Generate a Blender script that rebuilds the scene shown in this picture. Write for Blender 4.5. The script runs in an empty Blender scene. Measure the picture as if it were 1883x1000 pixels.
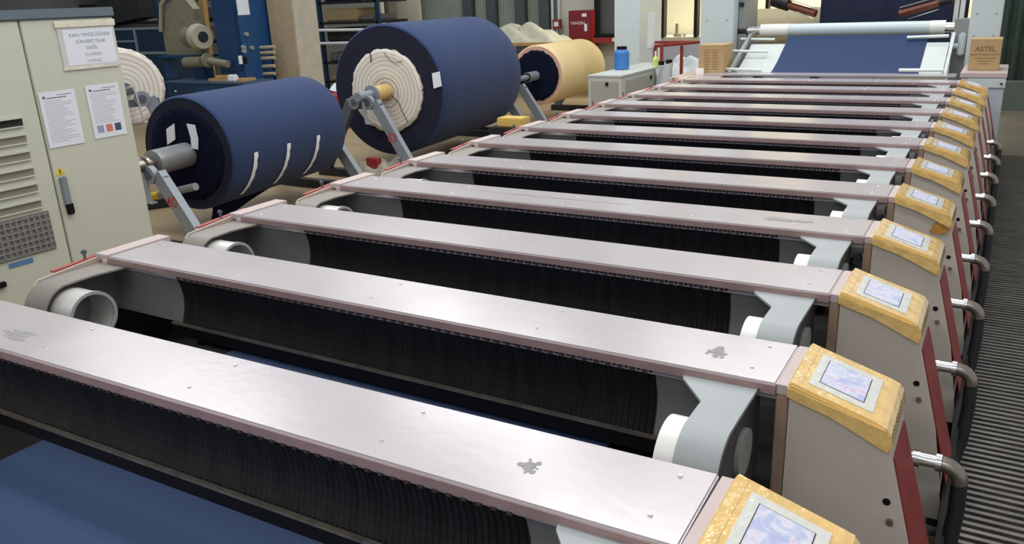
import bpy, bmesh, math, random
from mathutils import Vector, Matrix
random.seed(7)
S = bpy.context.scene
C = S.collection
PI = math.pi

# ------------------------------------------------------------------ camera
CAM = Vector((2.9808, -1.1472, 1.9038))
YAW, PITCH, ROLL, FPX = -0.5443, -0.3233, -0.0437, 1498.06
_f = Vector((math.sin(YAW)*math.cos(PITCH), math.cos(YAW)*math.cos(PITCH), math.sin(PITCH)))
_r = Vector((math.cos(YAW), -math.sin(YAW), 0)); _u = _r.cross(_f)
_c, _s = math.cos(ROLL), math.sin(ROLL)
RT = _c*_r + _s*_u; UP = -_s*_r + _c*_u
cam_data = bpy.data.cameras.new('camera'); cam = bpy.data.objects.new('camera', cam_data); C.objects.link(cam)
cam_data.sensor_width = 36; cam_data.lens = FPX/1883*36; cam_data.clip_end = 200; cam_data.clip_start = .05
M = Matrix((RT, UP, -_f)).transposed().to_4x4(); M.translation = CAM
cam.matrix_world = M
S.camera = cam

def at(px, py, ax, v):
    """point of the world seen at a photo pixel, on the plane ax = v"""
    d = _f + RT*((px-941.5)/FPX) - UP*((py-500)/FPX)
    k = 'xyz'.index(ax); t = (v-CAM[k])/d[k]
    return CAM + d*t

# ------------------------------------------------------------------ world, lights, exposure
S.view_settings.view_transform = 'Standard'; S.view_settings.look = 'None'
S.view_settings.gamma = 1; S.view_settings.use_curve_mapping = False
S.view_settings.exposure = 0.0
w = bpy.data.worlds.new('World'); S.world = w; w.use_nodes = True
bg = w.node_tree.nodes['Background']; bg.inputs[0].default_value = (0.93, 0.96, 1.0, 1); bg.inputs[1].default_value = 0.55

def area(name, loc, size, power, col=(1, 1, 1), rot=(0, 0, 0)):
    l = bpy.data.lights.new(name, 'AREA'); l.shape = 'RECTANGLE'; l.size, l.size_y = size
    l.energy = power; l.color = col
    o = bpy.data.objects.new(name, l); C.objects.link(o); o.location = loc; o.rotation_euler = rot
    return o
for k, yy in enumerate((1.2, 5.2, 9.2)):
    area('ceiling_or_fill_light', (1.2, yy, 5.6), (4.2, .5), 118, (1, .97, .95))
for yy in (3.5, 8.0):
    area('ceiling_or_fill_light', (-3.2, yy, 5.6), (3.0, .6), 110, (.93, .97, 1))
for yy in (6.5, 12.0):
    area('ceiling_or_fill_light', (-8.5, yy, 6.2), (5, .8), 90, (.95, .98, 1))
area('ceiling_or_fill_light', (2.0, 12.2, 5.6), (4, .6), 45, (.95, 1, 1))
area('ceiling_or_fill_light', (2.6, -4.2, 5.0), (5, .8), 85, (1, .97, .95), (math.radians(38), 0, 0))  # added fill behind the camera, brightens the faces turned towards it

# ------------------------------------------------------------------ materials
MATS = {}
def mat(name, col, rough=.6, metal=0., noise=0., nscale=8., bump=0., bscale=60., spec=.5, emit=None, estr=0., coat=0., stretch=None, col2=None):
    if name in MATS: return MATS[name]
    m = bpy.data.materials.new(name); m.use_nodes = True; nt = m.node_tree
    b = nt.nodes['Principled BSDF']
    b.inputs['Base Color'].default_value = (*col, 1); b.inputs['Roughness'].default_value = rough
    b.inputs['Metallic'].default_value = metal; b.inputs['Specular IOR Level'].default_value = spec
    b.inputs['Coat Weight'].default_value = coat
    tc = nt.nodes.new('ShaderNodeTexCoord'); mp = nt.nodes.new('ShaderNodeMapping')
    nt.links.new(tc.outputs['Object'], mp.inputs[0])
    if stretch: mp.inputs['Scale'].default_value = stretch
    if noise > 0 or col2:
        n = nt.nodes.new('ShaderNodeTexNoise'); n.inputs['Scale'].default_value = nscale; n.inputs['Detail'].default_value = 5
        nt.links.new(mp.outputs[0], n.inputs['Vector'])
        r = nt.nodes.new('ShaderNodeValToRGB'); r.color_ramp.elements[0].position = .3; r.color_ramp.elements[1].position = .7
        c2 = col2 if col2 else tuple(min(1, c*(1+noise)) for c in col)
        c1 = col if col2 else tuple(c*(1-noise) for c in col)
        r.color_ramp.elements[0].color = (*c1, 1); r.color_ramp.elements[1].color = (*c2, 1)
        nt.links.new(n.outputs['Fac'], r.inputs[0]); nt.links.new(r.outputs[0], b.inputs['Base Color'])
    if bump > 0:
        n2 = nt.nodes.new('ShaderNodeTexNoise'); n2.inputs['Scale'].default_value = bscale; n2.inputs['Detail'].default_value = 3
        nt.links.new(mp.outputs[0], n2.inputs['Vector'])
        bp = nt.nodes.new('ShaderNodeBump'); bp.inputs['Strength'].default_value = bump; bp.inputs['Distance'].default_value = .01
        nt.links.new(n2.outputs['Fac'], bp.inputs['Height']); nt.links.new(bp.outputs[0], b.inputs['Normal'])
    if emit:
        b.inputs['Emission Color'].default_value = (*emit, 1); b.inputs['Emission Strength'].default_value = estr
    MATS[name] = m
    return m
def srgb(r, g, b):
    return tuple(((c/255)/12.92 if c/255 <= .04045 else ((c/255+.055)/1.055)**2.4) for c in (r, g, b))

m_beam = mat('beam_painted_metal', srgb(190, 184, 186), .25, .3, .05, 3., .05, 30, .5)
m_lip = mat('beam_lip_shade', srgb(158, 132, 130), .5, .1, .12, 14)  # darker pinkish-brown lighting of the front edge put into its colour
m_screw = mat('bright_screw', (.85, .85, .86), .2, .9)
m_black = mat('ribbed_black', srgb(34, 33, 34), .45, .3, .35, 30, stretch=(1, 1, .1), spec=.4)
m_blackmat = mat('black_paint', srgb(13, 13, 15), .6, 0, .3, 9, spec=.25)
m_railm = mat('dull_rail', srgb(150, 140, 126), .4, .7, .25, 25)
m_tooth = mat('tan_tooth', srgb(72, 54, 48), .6)
m_grey = mat('housing_grey', srgb(160, 167, 168), .5, 0, .05, 5)
m_greyd = mat('housing_inner_grey', srgb(118, 119, 117), .55, .1, .08, 6)
m_taupe = mat('housing_taupe', srgb(136, 130, 123), .5, 0, .05, 5)
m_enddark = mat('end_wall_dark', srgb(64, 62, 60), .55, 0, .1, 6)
m_edge = mat('dark_edge', srgb(45, 47, 50), .5)
m_white = mat('white_nylon', srgb(240, 240, 236), .35, 0, .02, 5)
m_alu = mat('satin_aluminium', srgb(222, 221, 216), .3, .35, .05, 20)
m_plate = mat('beige_plate', srgb(178, 164, 152), .5, 0, .06, 6)
m_plate2 = mat('pink_grey_flange', srgb(192, 177, 174), .45, 0, .05, 8)
m_red = mat('red_paint', srgb(140, 44, 42), .45, 0, .12, 12)
m_redl = mat('light_red_strip', srgb(158, 74, 68), .5, 0, .15, 12)
m_box = mat('console_beige_grey', srgb(194, 185, 174), .5, 0, .07, 5, .03, 40)
m_tape = mat('packing_tape', srgb(230, 192, 116), .16, 0, .08, 14, .8, 24, .7, coat=.9)
m_taped = mat('brown_old_tape', srgb(190, 140, 62), .3, 0, .2, 20, .5, 30)
m_bezel = mat('bezel_film', srgb(214, 216, 208), .2, 0, .05, 30, .3, 40, coat=.5)
m_chrome = mat('chrome', (.75, .75, .76), .15, 1., .1, 30)
m_steel = mat('worn_steel', srgb(150, 142, 132), .3, .9, .15, 20)
m_hose = mat('black_hose', srgb(26, 26, 28), .45)
m_gmetal = mat('stand_grey', srgb(138, 145, 152), .45, .2, .08, 8)
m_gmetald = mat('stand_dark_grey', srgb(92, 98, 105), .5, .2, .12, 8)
m_navy = mat('navy_cloth', srgb(40, 57, 94), .85, 0, .04, 40, .12, 300, .25)
m_navy.node_tree.nodes['Principled BSDF'].inputs['Sheen Weight'].default_value = .08
m_navyd = mat('navy_pile_edge', srgb(17, 21, 42), .95, 0, .5, 60, 1., 90, .1)
m_navyf = mat('navy_flat_cloth', srgb(62, 80, 114), .8, 0, .04, 60, .1, 400, .2)
m_cream = mat('cream_cloth_edge', srgb(226, 220, 208), .9, 0, .06, 30, .5, 60)
m_creamd = mat('cream_crease', srgb(150, 138, 124), .9)
m_yell = mat('butter_yellow_cloth', srgb(226, 203, 152), .85, 0, .02, 20, .1, 200)
m_peach = mat('peach_edge', srgb(214, 168, 146), .9, 0, .15, 60, .8, 80)
m_tube = mat('yellow_core_tube', srgb(214, 186, 120), .5, 0, .08, 14)
m_cab = mat('cabinet_cream', srgb(200, 202, 186), .5, 0, .02, 3)
m_cabtop = mat('cabinet_top_grey', srgb(98, 112, 120), .5)
m_gap = mat('gap_dark', srgb(60, 60, 54), .7)
m_mesh = mat('filter_mesh', srgb(160, 160, 156), .4, .5, .3, 90)
m_paper = mat('paper', srgb(226, 230, 238), .8)
m_ink = mat('ink', srgb(110, 112, 125), .8)
m_inkl = mat('faint_ink', srgb(178, 182, 192), .8)
m_inkk = mat('black_ink', srgb(40, 40, 46), .8)
m_sleeve = mat('plastic_sleeve', srgb(206, 205, 200), .18, 0, .06, 14, .6, 12, coat=.6)
m_clear = mat('sleeve_fold', srgb(220, 216, 196), .2, 0, .06, 14, .8, 20, coat=.8)
m_yellow = mat('yellow_paint', srgb(232, 200, 30), .5)
m_bluelab = mat('blue_label', srgb(88, 128, 176), .5)
m_dblue = mat('machine_blue', srgb(24, 62, 102), .5, .1, .12, 4)
m_dblue2 = mat('machine_blue_dark', srgb(20, 46, 72), .55, .1, .15, 5)
m_khaki = mat('motor_khaki', srgb(130, 126, 106), .5, .2, .1, 12)
m_conc = mat('concrete', srgb(178, 172, 158), .9, 0, .09, 7, .2, 30)
m_concb = mat('concrete_shade_tan', srgb(160, 144, 118), .9, 0, .1, 7, .2, 30)
m_wood = mat('wood', srgb(176, 142, 92), .7, 0, .12, 9, stretch=(1, 1, 6))
m_cartn = mat('cardboard', srgb(178, 150, 108), .85, 0, .05, 12)
m_cartd = mat('cardboard_print', srgb(126, 92, 56), .85)
m_pale = mat('pale_blue_grey_paint', srgb(196, 207, 208), .5, 0, .02, 4)
m_paled = mat('grey_paint_mid', srgb(140, 144, 140), .5, 0, .05, 5)
m_dark = mat('dark_scrap', srgb(34, 35, 36), .8, 0, .4, 3)
m_blue = mat('blue_drum', srgb(62, 122, 190), .4)
m_cloth = mat('white_cloth', srgb(220, 226, 230), .9, 0, .04, 12)
m_tarp = mat('dusty_tarp', srgb(190, 188, 168), .85, 0, .1, 6, .6, 9)
m_green = mat('dark_green_curtain', srgb(46, 62, 54), .7, 0, .2, 3)
m_copper = mat('copper_roller', srgb(120, 72, 58), .4, .4, .1, 20)
m_darkm = mat('dark_metal', srgb(48, 48, 52), .4, .5, .2, 12)
m_skin = mat('skin', srgb(196, 160, 128), .6)
m_hair = mat('dark_hair', srgb(40, 28, 18), .8)
m_greencl = mat('dark_green_shirt', srgb(52, 74, 58), .8)

# screen with a purple-pink reflection put in as emissive noise
def screen_mat():
    m = bpy.data.materials.new('display_reflection'); m.use_nodes = True; nt = m.node_tree; b = nt.nodes['Principled BSDF']
    b.inputs['Roughness'].default_value = .2
    tc = nt.nodes.new('ShaderNodeTexCoord'); n = nt.nodes.new('ShaderNodeTexNoise'); n.inputs['Scale'].default_value = 26; n.inputs['Detail'].default_value = 2; n.inputs['Distortion'].default_value = 1.2
    oi = nt.nodes.new('ShaderNodeObjectInfo'); va = nt.nodes.new('ShaderNodeVectorMath'); va.operation = 'ADD'
    nt.links.new(tc.outputs['Object'], va.inputs[0]); nt.links.new(oi.outputs['Random'], va.inputs[1]); nt.links.new(va.outputs[0], n.inputs['Vector'])
    r = nt.nodes.new('ShaderNodeValToRGB'); e = r.color_ramp.elements
    e[0].position = .33; e[0].color = (*srgb(178, 186, 236), 1); e[1].position = .7; e[1].color = (*srgb(232, 178, 226), 1)
    x = e.new(.48); x.color = (*srgb(206, 218, 240), 1); x = e.new(.58); x.color = (*srgb(240, 240, 246), 1)
    nt.links.new(n.outputs['Fac'], r.inputs[0]); nt.links.new(r.outputs[0], b.inputs['Emission Color'])
    b.inputs['Emission Strength'].default_value = .62; b.inputs['Base Color'].default_value = (.2, .2, .25, 1)
    return m
m_screen = screen_mat()

# roll end with layered rings
def ring_mat(name, c1, c2, scale, bumpd=.004):
    m = bpy.data.materials.new(name); m.use_nodes = True; nt = m.node_tree; b = nt.nodes['Principled BSDF']; b.inputs['Roughness'].default_value = .95
    tc = nt.nodes.new('ShaderNodeTexCoord'); mp = nt.nodes.new('ShaderNodeMapping'); mp.inputs['Scale'].default_value = (1, 0, 1)
    nt.links.new(tc.outputs['Object'], mp.inputs[0])
    wv = nt.nodes.new('ShaderNodeTexWave'); wv.wave_type = 'RINGS'; wv.rings_direction = 'SPHERICAL'; wv.inputs['Scale'].default_value = scale; wv.inputs['Distortion'].default_value = 2.2; wv.inputs['Detail'].default_value = 2; wv.inputs['Detail Scale'].default_value = .7
    nt.links.new(mp.outputs[0], wv.inputs['Vector'])
    r = nt.nodes.new('ShaderNodeValToRGB'); e = r.color_ramp.elements
    e[0].position = 0; e[0].color = (*c2, 1); e[1].position = .35; e[1].color = (*c1, 1)
    nt.links.new(wv.outputs['Fac'], r.inputs[0]); nt.links.new(r.outputs[0], b.inputs['Base Color'])
    bp = nt.nodes.new('ShaderNodeBump'); bp.inputs['Strength'].default_value = .15; bp.inputs['Distance'].default_value = bumpd*.6
    nt.links.new(wv.outputs['Fac'], bp.inputs['Height']); nt.links.new(bp.outputs[0], b.inputs['Normal'])
    return m
m_ringcream = ring_mat('cream_layers', srgb(222, 215, 204), srgb(190, 178, 164), 6.5)
m_ringnavy = ring_mat('navy_layers', srgb(15, 19, 38), srgb(24, 29, 54), 9)

# ------------------------------------------------------------------ mesh helpers
class MB:
    def __init__(s): s.v = []; s.f = []; s.sm = []
    def add(s, vs, fs, smooth=False):
        o = len(s.v); s.v += [tuple(v) for v in vs]
        for f in fs: s.f.append([o+i for i in f]); s.sm.append(smooth)
        return s
    def box(s, x0, x1, y0, y1, z0, z1, b=0.):
        if b <= 0:
            vs = [(x, y, z) for x in (x0, x1) for y in (y0, y1) for z in (z0, z1)]
            return s.add(vs, [(0, 1, 3, 2), (4, 6, 7, 5), (0, 4, 5, 1), (2, 3, 7, 6), (0, 2, 6, 4), (1, 5, 7, 3)])
        bm = bmesh.new(); bmesh.ops.create_cube(bm, size=1)
        for v in bm.verts: v.co = Vector(((x0+x1)/2+v.co.x*(x1-x0), (y0+y1)/2+v.co.y*(y1-y0), (z0+z1)/2+v.co.z*(z1-z0)))
        bmesh.ops.bevel(bm, geom=bm.edges[:], offset=b, segments=2, affect='EDGES')
        return s.bm(bm)
    def bm(s, bm, smooth=False):
        bm.verts.index_update(); s.add([v.co[:] for v in bm.verts], [[v.index for v in f.verts] for f in bm.faces], smooth); bm.free(); return s
    def cyl(s, a, b, r, n=24, r2=None, caps=True, rin=None):
        a, b = Vector(a), Vector(b); d = (b-a).normalized(); r2 = r if r2 is None else r2
        t = Vector((0, 0, 1)) if abs(d.z) < .9 else Vector((1, 0, 0)); u = d.cross(t).normalized(); w_ = d.cross(u)
        vs = []
        for (p, rr) in ((a, r), (b, r2)):
            for k in range(n):
                an = 2*PI*k/n; vs.append(p+u*math.cos(an)*rr+w_*math.sin(an)*rr)
        s.add(vs, [(k, (k+1) % n, n+(k+1) % n, n+k) for k in range(n)], True)
        if rin:
            for (p, rr, fl) in ((a, r, 0), (b, r2, 1)):
                vs = [p+(u*math.cos(2*PI*k/n)+w_*math.sin(2*PI*k/n))*q for q in (rr, rin) for k in range(n)]
                s.add(vs, [(k, (k+1) % n, n+(k+1) % n, n+k) for k in range(n)])
            s.cyl(a, b, rin, n, rin, False)
        elif caps:
            s.add(vs[:n], [tuple(range(n))[::-1]]); s.add(vs[n:], [tuple(range(n))])
        return s
    def tube(s, pts, r, n=10, caps=True):
        pts = [Vector(p) for p in pts]; vs = []; u = None
        rs = r if isinstance(r, (list, tuple)) else [r]*len(pts)
        for i, p in enumerate(pts):
            d = (pts[min(i+1, len(pts)-1)]-pts[max(i-1, 0)]).normalized()
            if u is None:
                t = Vector((0, 0, 1)) if abs(d.z) < .9 else Vector((1, 0, 0)); u = d.cross(t).normalized()
            else: u = (u-d*u.dot(d)).normalized()
            w_ = d.cross(u)
            for k in range(n): vs.append(p+(u*math.cos(2*PI*k/n)+w_*math.sin(2*PI*k/n))*rs[i])
        fs = [(i*n+k, i*n+(k+1) % n, (i+1)*n+(k+1) % n, (i+1)*n+k) for i in range(len(pts)-1) for k in range(n)]
        s.add(vs, fs, True)
        if caps: s.add(vs[:n], [tuple(range(n))[::-1]]); s.add(vs[-n:], [tuple(range(n))])
        return s
    def prism(s, poly, ax, a, b):
        """polygon in the plane normal to ax, extruded a..b; poly coords are the two other axes in xyz order"""
        def P(p, t):
            return {'x': (t, p[0], p[1]), 'y': (p[0], t, p[1]), 'z': (p[0], p[1], t)}[ax]
        n = len(poly); vs = [P(p, a) for p in poly]+[P(p, b) for p in poly]
        return s.add(vs, [tuple(range(n)), tuple(range(2*n-1, n-1, -1))]+[(k, n+k, n+(k+1) % n, (k+1) % n) for k in range(n)])
    def beam(s, a, b, wd, th, up=(0, 1, 0)):
        a, b = Vector(a), Vector(b); d = (b-a).normalized(); u = Vector(up); u = (u-d*u.dot(d)).normalized(); w_ = d.cross(u)
        vs = [p+u*su*th/2+w_*sw*wd/2 for p in (a, b) for (su, sw) in ((-1, -1), (1, -1), (1, 1), (-1, 1))]
        return s.add(vs, [(0, 1, 2, 3), (7, 6, 5, 4), (0, 4, 5, 1), (1, 5, 6, 2), (2, 6, 7, 3), (3, 7, 4, 0)])
    def sheet(s, rows, smooth=True):
        n = len(rows[0]); vs = [p for r in rows for p in r]
        return s.add(vs, [(i*n+k, i*n+k+1, (i+1)*n+k+1, (i+1)*n+k) for i in range(len(rows)-1) for k in range(n-1)], smooth)
    def shell(s, rows, t, smooth=True):
        """sheet with thickness t (vector offset)"""
        t = Vector(t); n = len(rows[0]); m = len(rows)
        top = [Vector(p) for r in rows for p in r]; bot = [p-t for p in top]; N = n*m
        s.add(top+bot, [(i*n+k, i*n+k+1, (i+1)*n+k+1, (i+1)*n+k) for i in range(m-1) for k in range(n-1)] +
              [(N+(i+1)*n+k, N+(i+1)*n+k+1, N+i*n+k+1, N+i*n+k) for i in range(m-1) for k in range(n-1)], smooth)
        bd = [k for k in range(n)]+[i*n+n-1 for i in range(1, m)]+[(m-1)*n+k for k in range(n-2, -1, -1)]+[i*n for i in range(m-2, 0, -1)]
        vs = [top[i] for i in bd]+[bot[i] for i in bd]; L = len(bd)
        return s.add(vs, [(k, L+k, L+(k+1) % L, (k+1) % L) for k in range(L)])
    def build(s, name, material, parent=None, loc=None, fix=True):
        me = bpy.data.meshes.new(name); off = Vector(loc) if loc else Vector((0, 0, 0))
        me.from_pydata([tuple(Vector(v)-off) for v in s.v], [], s.f); me.polygons.foreach_set('use_smooth', s.sm)
        if fix:
            bm = bmesh.new(); bm.from_mesh(me)
            bmesh.ops.remove_doubles(bm, verts=bm.verts[:], dist=1e-6) if not any(s.sm) else None
            bmesh.ops.recalc_face_normals(bm, faces=bm.faces[:]); bm.to_mesh(me); bm.free()
        me.materials.append(material)
        o = bpy.data.objects.new(name, me); C.objects.link(o); o.location = off
        if parent: o.parent = parent
        return o
def tag(o, label=None, cat=None, group=None, kind=None):
    for k, v in (('label', label), ('category', cat), ('group', group), ('kind', kind)):
        if v: o[k] = v
    return o
def empty(name, loc=(0, 0, 0), rz=0):
    o = bpy.data.objects.new(name, None); C.objects.link(o); o.location = loc; o.rotation_euler.z = rz; o.empty_display_size = .1; return o
def thing(name, label, cat, loc=(0, 0, 0), group=None, rz=0):
    return tag(empty(name, loc, rz), label, cat, group)
def copy_tree(o, parent=None):
    c = o.copy(); C.objects.link(c)
    if parent: c.parent = parent
    for ch in o.children: copy_tree(ch, c)
    return c
def struct(name, mb, m):
    return tag(mb.build(name, m), kind='structure')
def text(name, body, size, m, origin, right, up, parent=None, align='CENTER', ext=.0004, bold=0):
    cu = bpy.data.curves.new(name, 'FONT'); cu.body = body; cu.size = size; cu.align_x = align; cu.extrude = ext; cu.offset = bold; cu.resolution_u = 2
    t = bpy.data.objects.new(name, cu); me = bpy.data.meshes.new_from_object(t); bpy.data.objects.remove(t)
    r = Vector(right).normalized(); u = Vector(up).normalized(); n = r.cross(u)
    mx = Matrix((r, u, n)).transposed().to_4x4(); mx.translation = Vector(origin)
    me.transform(mx); me.materials.clear(); me.materials.append(m)
    o = bpy.data.objects.new(name, me); C.objects.link(o)
    if parent: o.parent = parent
    return o

# ------------------------------------------------------------------ building shell
m_floor = mat('floor_tan', srgb(150, 130, 100), .6, 0, .1, 1.3, .1, 20)
m_wall = mat('wall_grey', srgb(150, 150, 138), .8, 0, .04, 2)
struct('floor', MB().box(-22, 8, -4, 22, -.1, 0), m_floor)
struct('wall_back', MB().box(-22, -4.55, 15, 15.2, 0, 7), m_wall)
struct('floor_aisle', MB().box(2.3, 6, -4, 13.6, .0, .004), mat('floor_dark', srgb(88, 82, 74), .45, 0, .15, 2))
struct('wall_left', MB().box(-17, -16.8, -4, 15, 0, 7), mat('wall_left_grey', srgb(96, 98, 98), .8, 0, .15, 1))
PITCHY = .6846
BW = .2538
NU = 12

# ribbed walkway matting along the right side of the machine
wm = MB(); yy = -1.5
wm.box(3.0, 4.6, -2.5, 9.35, .001, .02)
for k in range(250):
    y0 = -1.5+k*.0434
    if y0 > 9.3: break
    wm.box(3.0, 4.6, y0, y0+.02, .02, .042, 0)
o = wm.build('slatted_walkway', mat('walkway_rib', srgb(112, 108, 102), .32, .5, .35, 8, stretch=(1, 5, 1)))
tag(o, 'dark ribbed slatted walkway matting on the floor along the right side of the printing machine', 'walkway')

# ------------------------------------------------------------------ machine bed: side frames, blanket
def pb(mb, name, m, parent, off):   # build a part in world coordinates under a parent placed at off
    for i, v in enumerate(mb.v): mb.v[i] = tuple(Vector(v)-Vector(off))
    return mb.build(name, m, parent)
tag(MB().box(.0, 2.62, -2.2, 7.9, .5, .59).box(.25, 2.35, -2.2, 8.3, .5, .595).box(.3, 2.35, -2.1, 8.2, .0, .5).build('printing_blanket', mat('blanket', srgb(22, 21, 21), .75, 0, .25, 6, spec=.2)), 'black printing blanket table running the length of the machine under the fabric', 'printing table')
tag(MB().box(-.02, .0, -1.2, 7.9, .0, .77).box(.0, .19, -1.2, 7.9, .45, .49).build('floor_skirting', m_blackmat), 'black lower side frame along the left edge of the machine', 'frame')
tag(MB().box(2.977, 3.0, -1.2, 7.95, 0, .40).box(2.99, 3.01, -1.2, 7.95, .35, .38).build('floor_skirting', m_blackmat), 'black lower side frame along the walkway on the right', 'frame')
tag(MB().box(.42, 2.08, -2.1, 8.3, .5955, .600).build('printed_fabric', m_navyf), 'navy blue fabric lying flat on the printing blanket under the cross beams', 'fabric')

# ------------------------------------------------------------------ printing units
ORD = ['nearest to the camera', 'second from the camera', 'third from the camera', 'fourth from the camera', 'fifth from the camera', 'sixth from the camera',
       'seventh from the camera', 'eighth from the camera', 'fourth from the far end', 'third from the far end', 'second from the far end', 'last at the far end']
def ribbed():
    rows = []; n = 110*4
    for j in range(9):
        a = j/8; z = .985-.212*a; bulge = .03*math.sin(PI*a*.95)
        y = .012+bulge-(.02 if j == 8 else 0)*0
        row = []
        for k in range(n+1):
            x = .37+(2.285-.37)*k/n; ph = (k % 4)
            row.append((x, y-(.0045 if ph in (1, 2) else 0), z))
        rows.append(row)
    return MB().sheet(rows, False)
def smoothpanel(x0, x1):
    rows = []
    for j in range(9):
        a = j/8; z = .985-.212*a; y = .014+.03*math.sin(PI*a*.95)
        rows.append([(x0, y, z), (x1, y, z)])
    return MB().shell(rows, (0, -.006, 0))
def housing_profile():
    yc, zc, R = -.22, .865, .112      # centre of the ring, relative to the beam's near edge
    pr = [(.06, .978)]
    for k in range(5): pr.append((.03-.05*k, .978))
    for k in range(1, 13):
        a = PI/2+k*(PI*.62)/12
        pr.append((yc+R*1.0*math.cos(a), zc+(.978-zc)*math.sin(a)))
    return pr
def inner_edge(y, z, side):      # x distance the shell reaches inwards; wide under the beam, chamfered towards the ring
    t = min(1, max(0, (-y+.0)/.12))
    return (.20-.095*t)
def housing(side, root):
    xo = 2.56 if side > 0 else -.06
    wd = (lambda d: xo-side*d)
    pr = housing_profile(); L = .60 if side > 0 else .62
    rows = []
    for (y, z) in pr:
        e = inner_edge(y, z, side)
        if side < 0: e = .135+.3*(e-.105)
        rows.append([(wd(0), y, z), (wd(e*.5), y, z), (wd(e), y, z)])
    sh = MB().shell(rows, (0, 0, 0), True)
    # thickness by offset towards centre
    sh = MB(); rows2 = []
    for r, (y, z) in zip(rows, pr):
        c = Vector((0, -.22 if y < -.22 else y, .865 if y < -.22 else .80))
        nrm = (Vector((0, y, z))-c).normalized()*.007
        rows2.append([tuple(Vector(p)-nrm) for p in r])
    sh.sheet(rows)
    sh.sheet([list(reversed(r)) for r in rows2])
    for a, b in ((0, 0), (2, 2)):
        sh.sheet([[r[a] for r in rows], [r[a] for r in rows2]], False)
    if side < 0:
        sh.v = [(v[0], v[1], v[2]-.008*min(1, max(0, (v[2]-.80)/.1))) for v in sh.v]
    h = sh.build('bearing_housing', m_grey if side > 0 else m_taupe, root, fix=True)
    # end wall with a dark rim
    poly = [(.06, .72)]+[(y*.985, z-.004-(.008 if side < 0 else 0)) for (y, z) in pr]+[(-.23, .76), (-.12, .72)]
    xw = xo-side*.012
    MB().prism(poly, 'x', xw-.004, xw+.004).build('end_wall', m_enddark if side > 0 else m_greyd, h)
    if side > 0:
        MB().cyl((xw+.004, -.11, .86), (xw+.016, -.11, .86), .06, 28).build('bearing_disc', m_paled, h)
        MB().tube([(xo+.001, y, z) for (y, z) in pr[1:]], .003, 6).build('rim_seal', m_edge, h)
    return h
def ring(side, root):
    if side > 0:
        a, b = (2.475, -.215, .868), (2.405, -.215, .868)
        r = MB().cyl(a, b, .099, 40, rin=.085)
        g = r.build('end_ring', m_white, root)
        MB().cyl((2.49, -.215, .868), (2.476, -.215, .868), .096, 40, rin=.08).build('ring_groove', m_edge, g)
    else:
        a, b = (.02, -.215, .855), (.185, -.215, .855)
        g = MB().cyl(a, b, .090, 40, rin=.082).build('end_ring', m_alu, root)
        MB().cyl((.03, -.215, .855), (.04, -.215, .855), .08, 32).build('ring_core', m_greyd, g)
        MB().cyl((.041, -.235, .868), (.046, -.235, .868), .045, 24).build('hub_disc', m_plate, g)
        MB().cyl((.178, -.215, .855), (.19, -.215, .855), .094, 40, rin=.082).build('ring_lip', m_alu, g)
        MB().cyl((.0, -.215, .855), (.012, -.215, .855), .105, 40, rin=.083).build('ring_flange', m_greyd, g)
    return g
def smear(cx, cy, sx, sy, seed, parent, thick=.0012, m=None):
    rnd = random.Random(seed); mb = MB()
    for k in range(26):
        a = rnd.random()*2*PI; q = rnd.random()**.8
        x = cx+math.cos(a)*q*sx; y = cy+math.sin(a)*q*sy; L = sx*(.12+.3*rnd.random()); h = sy*(.06+.16*rnd.random())
        pts = [(x+math.cos(t)*L*(1+.3*rnd.random()), y+math.sin(t)*h*(1+.4*rnd.random())) for t in [2*PI*i/9 for i in range(9)]]
        mb.prism(pts, 'z', 1.0, 1.0004+.00003*k)
    return mb.build('grey_smear', m or mat('smear_grey', srgb(146, 146, 146), .6, 0, .1, 30), parent)
def make_unit():
    root = empty('printing_unit', (0, 0, 0))
    bm = MB().box(0, 2.6, 0, BW, .975, 1.0, .004)
    bm.box(.01, 2.6, .02, BW-.01, .95, .975)
    beam = bm.build('cover_beam', m_beam, root)
    MB().box(.0, 2.6, -.0035, -.0005, .972, .995).build('front_lip', m_lip, beam)
    sc = 0
    for k in range(5):
        for (yo, dx) in ((.065, .0), (.21, .008)):
            x = .058+k*.617+dx
            MB().cyl((x, yo, .999), (x, yo, 1.004), .006, 10, r2=.004).build('screw', m_screw, beam)
    ribbed().build('ribbed_panel', m_black, root, fix=False)
    smoothpanel(-.045, .37).build('smooth_panel', m_greyd, root)
    smoothpanel(2.285, 2.50).build('smooth_panel', m_greyd, root)
    t = MB()
    for k in range(54):
        x = .40+k*.035; t.box(x, x+.012, .004, .009, .957, .966)
    tag(t.build('clip_row', m_tooth, root), kind='stuff')
    MB().box(.33, 2.40, -.004, .010, .770, .777).build('lower_rail', m_railm, root)
    MB().box(.33, 2.40, .002, .02, .725, .766).build('seal_strip', m_blackmat, root)
    housing(1, root); housing(-1, root); ring(1, root); ring(-1, root)
    # left end plate, flange and red strip
    pl = [(-.27, .62), (-.27, .955), (-.25, .972), (.0, .992), (.31, .994), (.31, .62)]
    P_ = MB().prism(pl, 'x', -.075, -.062).build('end_plate', m_plate, root)
    MB().box(-.085, -.006, .0, .30, .978, 1.004, .003).box(-.03, -.002, -.01, .02, .95, .985).build('flange', m_plate2, root)
    rs = MB().prism([(-.17, .972), (-.17, .978), (.12, .997), (.12, .988)], 'x', -.12, -.095).build('red_strip', m_redl, root)
    MB().cyl((-.108, -.03, .980), (-.108, -.03, 1.012), .005, 10).cyl((-.114, -.03, 1.014), (-.102, -.03, 1.014), .010, 12).build('eye_bolt', m_gmetald, rs)
    MB().box(.18, 2.45, .20, .26, .602, .64).build('squeegee_bar', m_blackmat, root)
    return root
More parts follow.
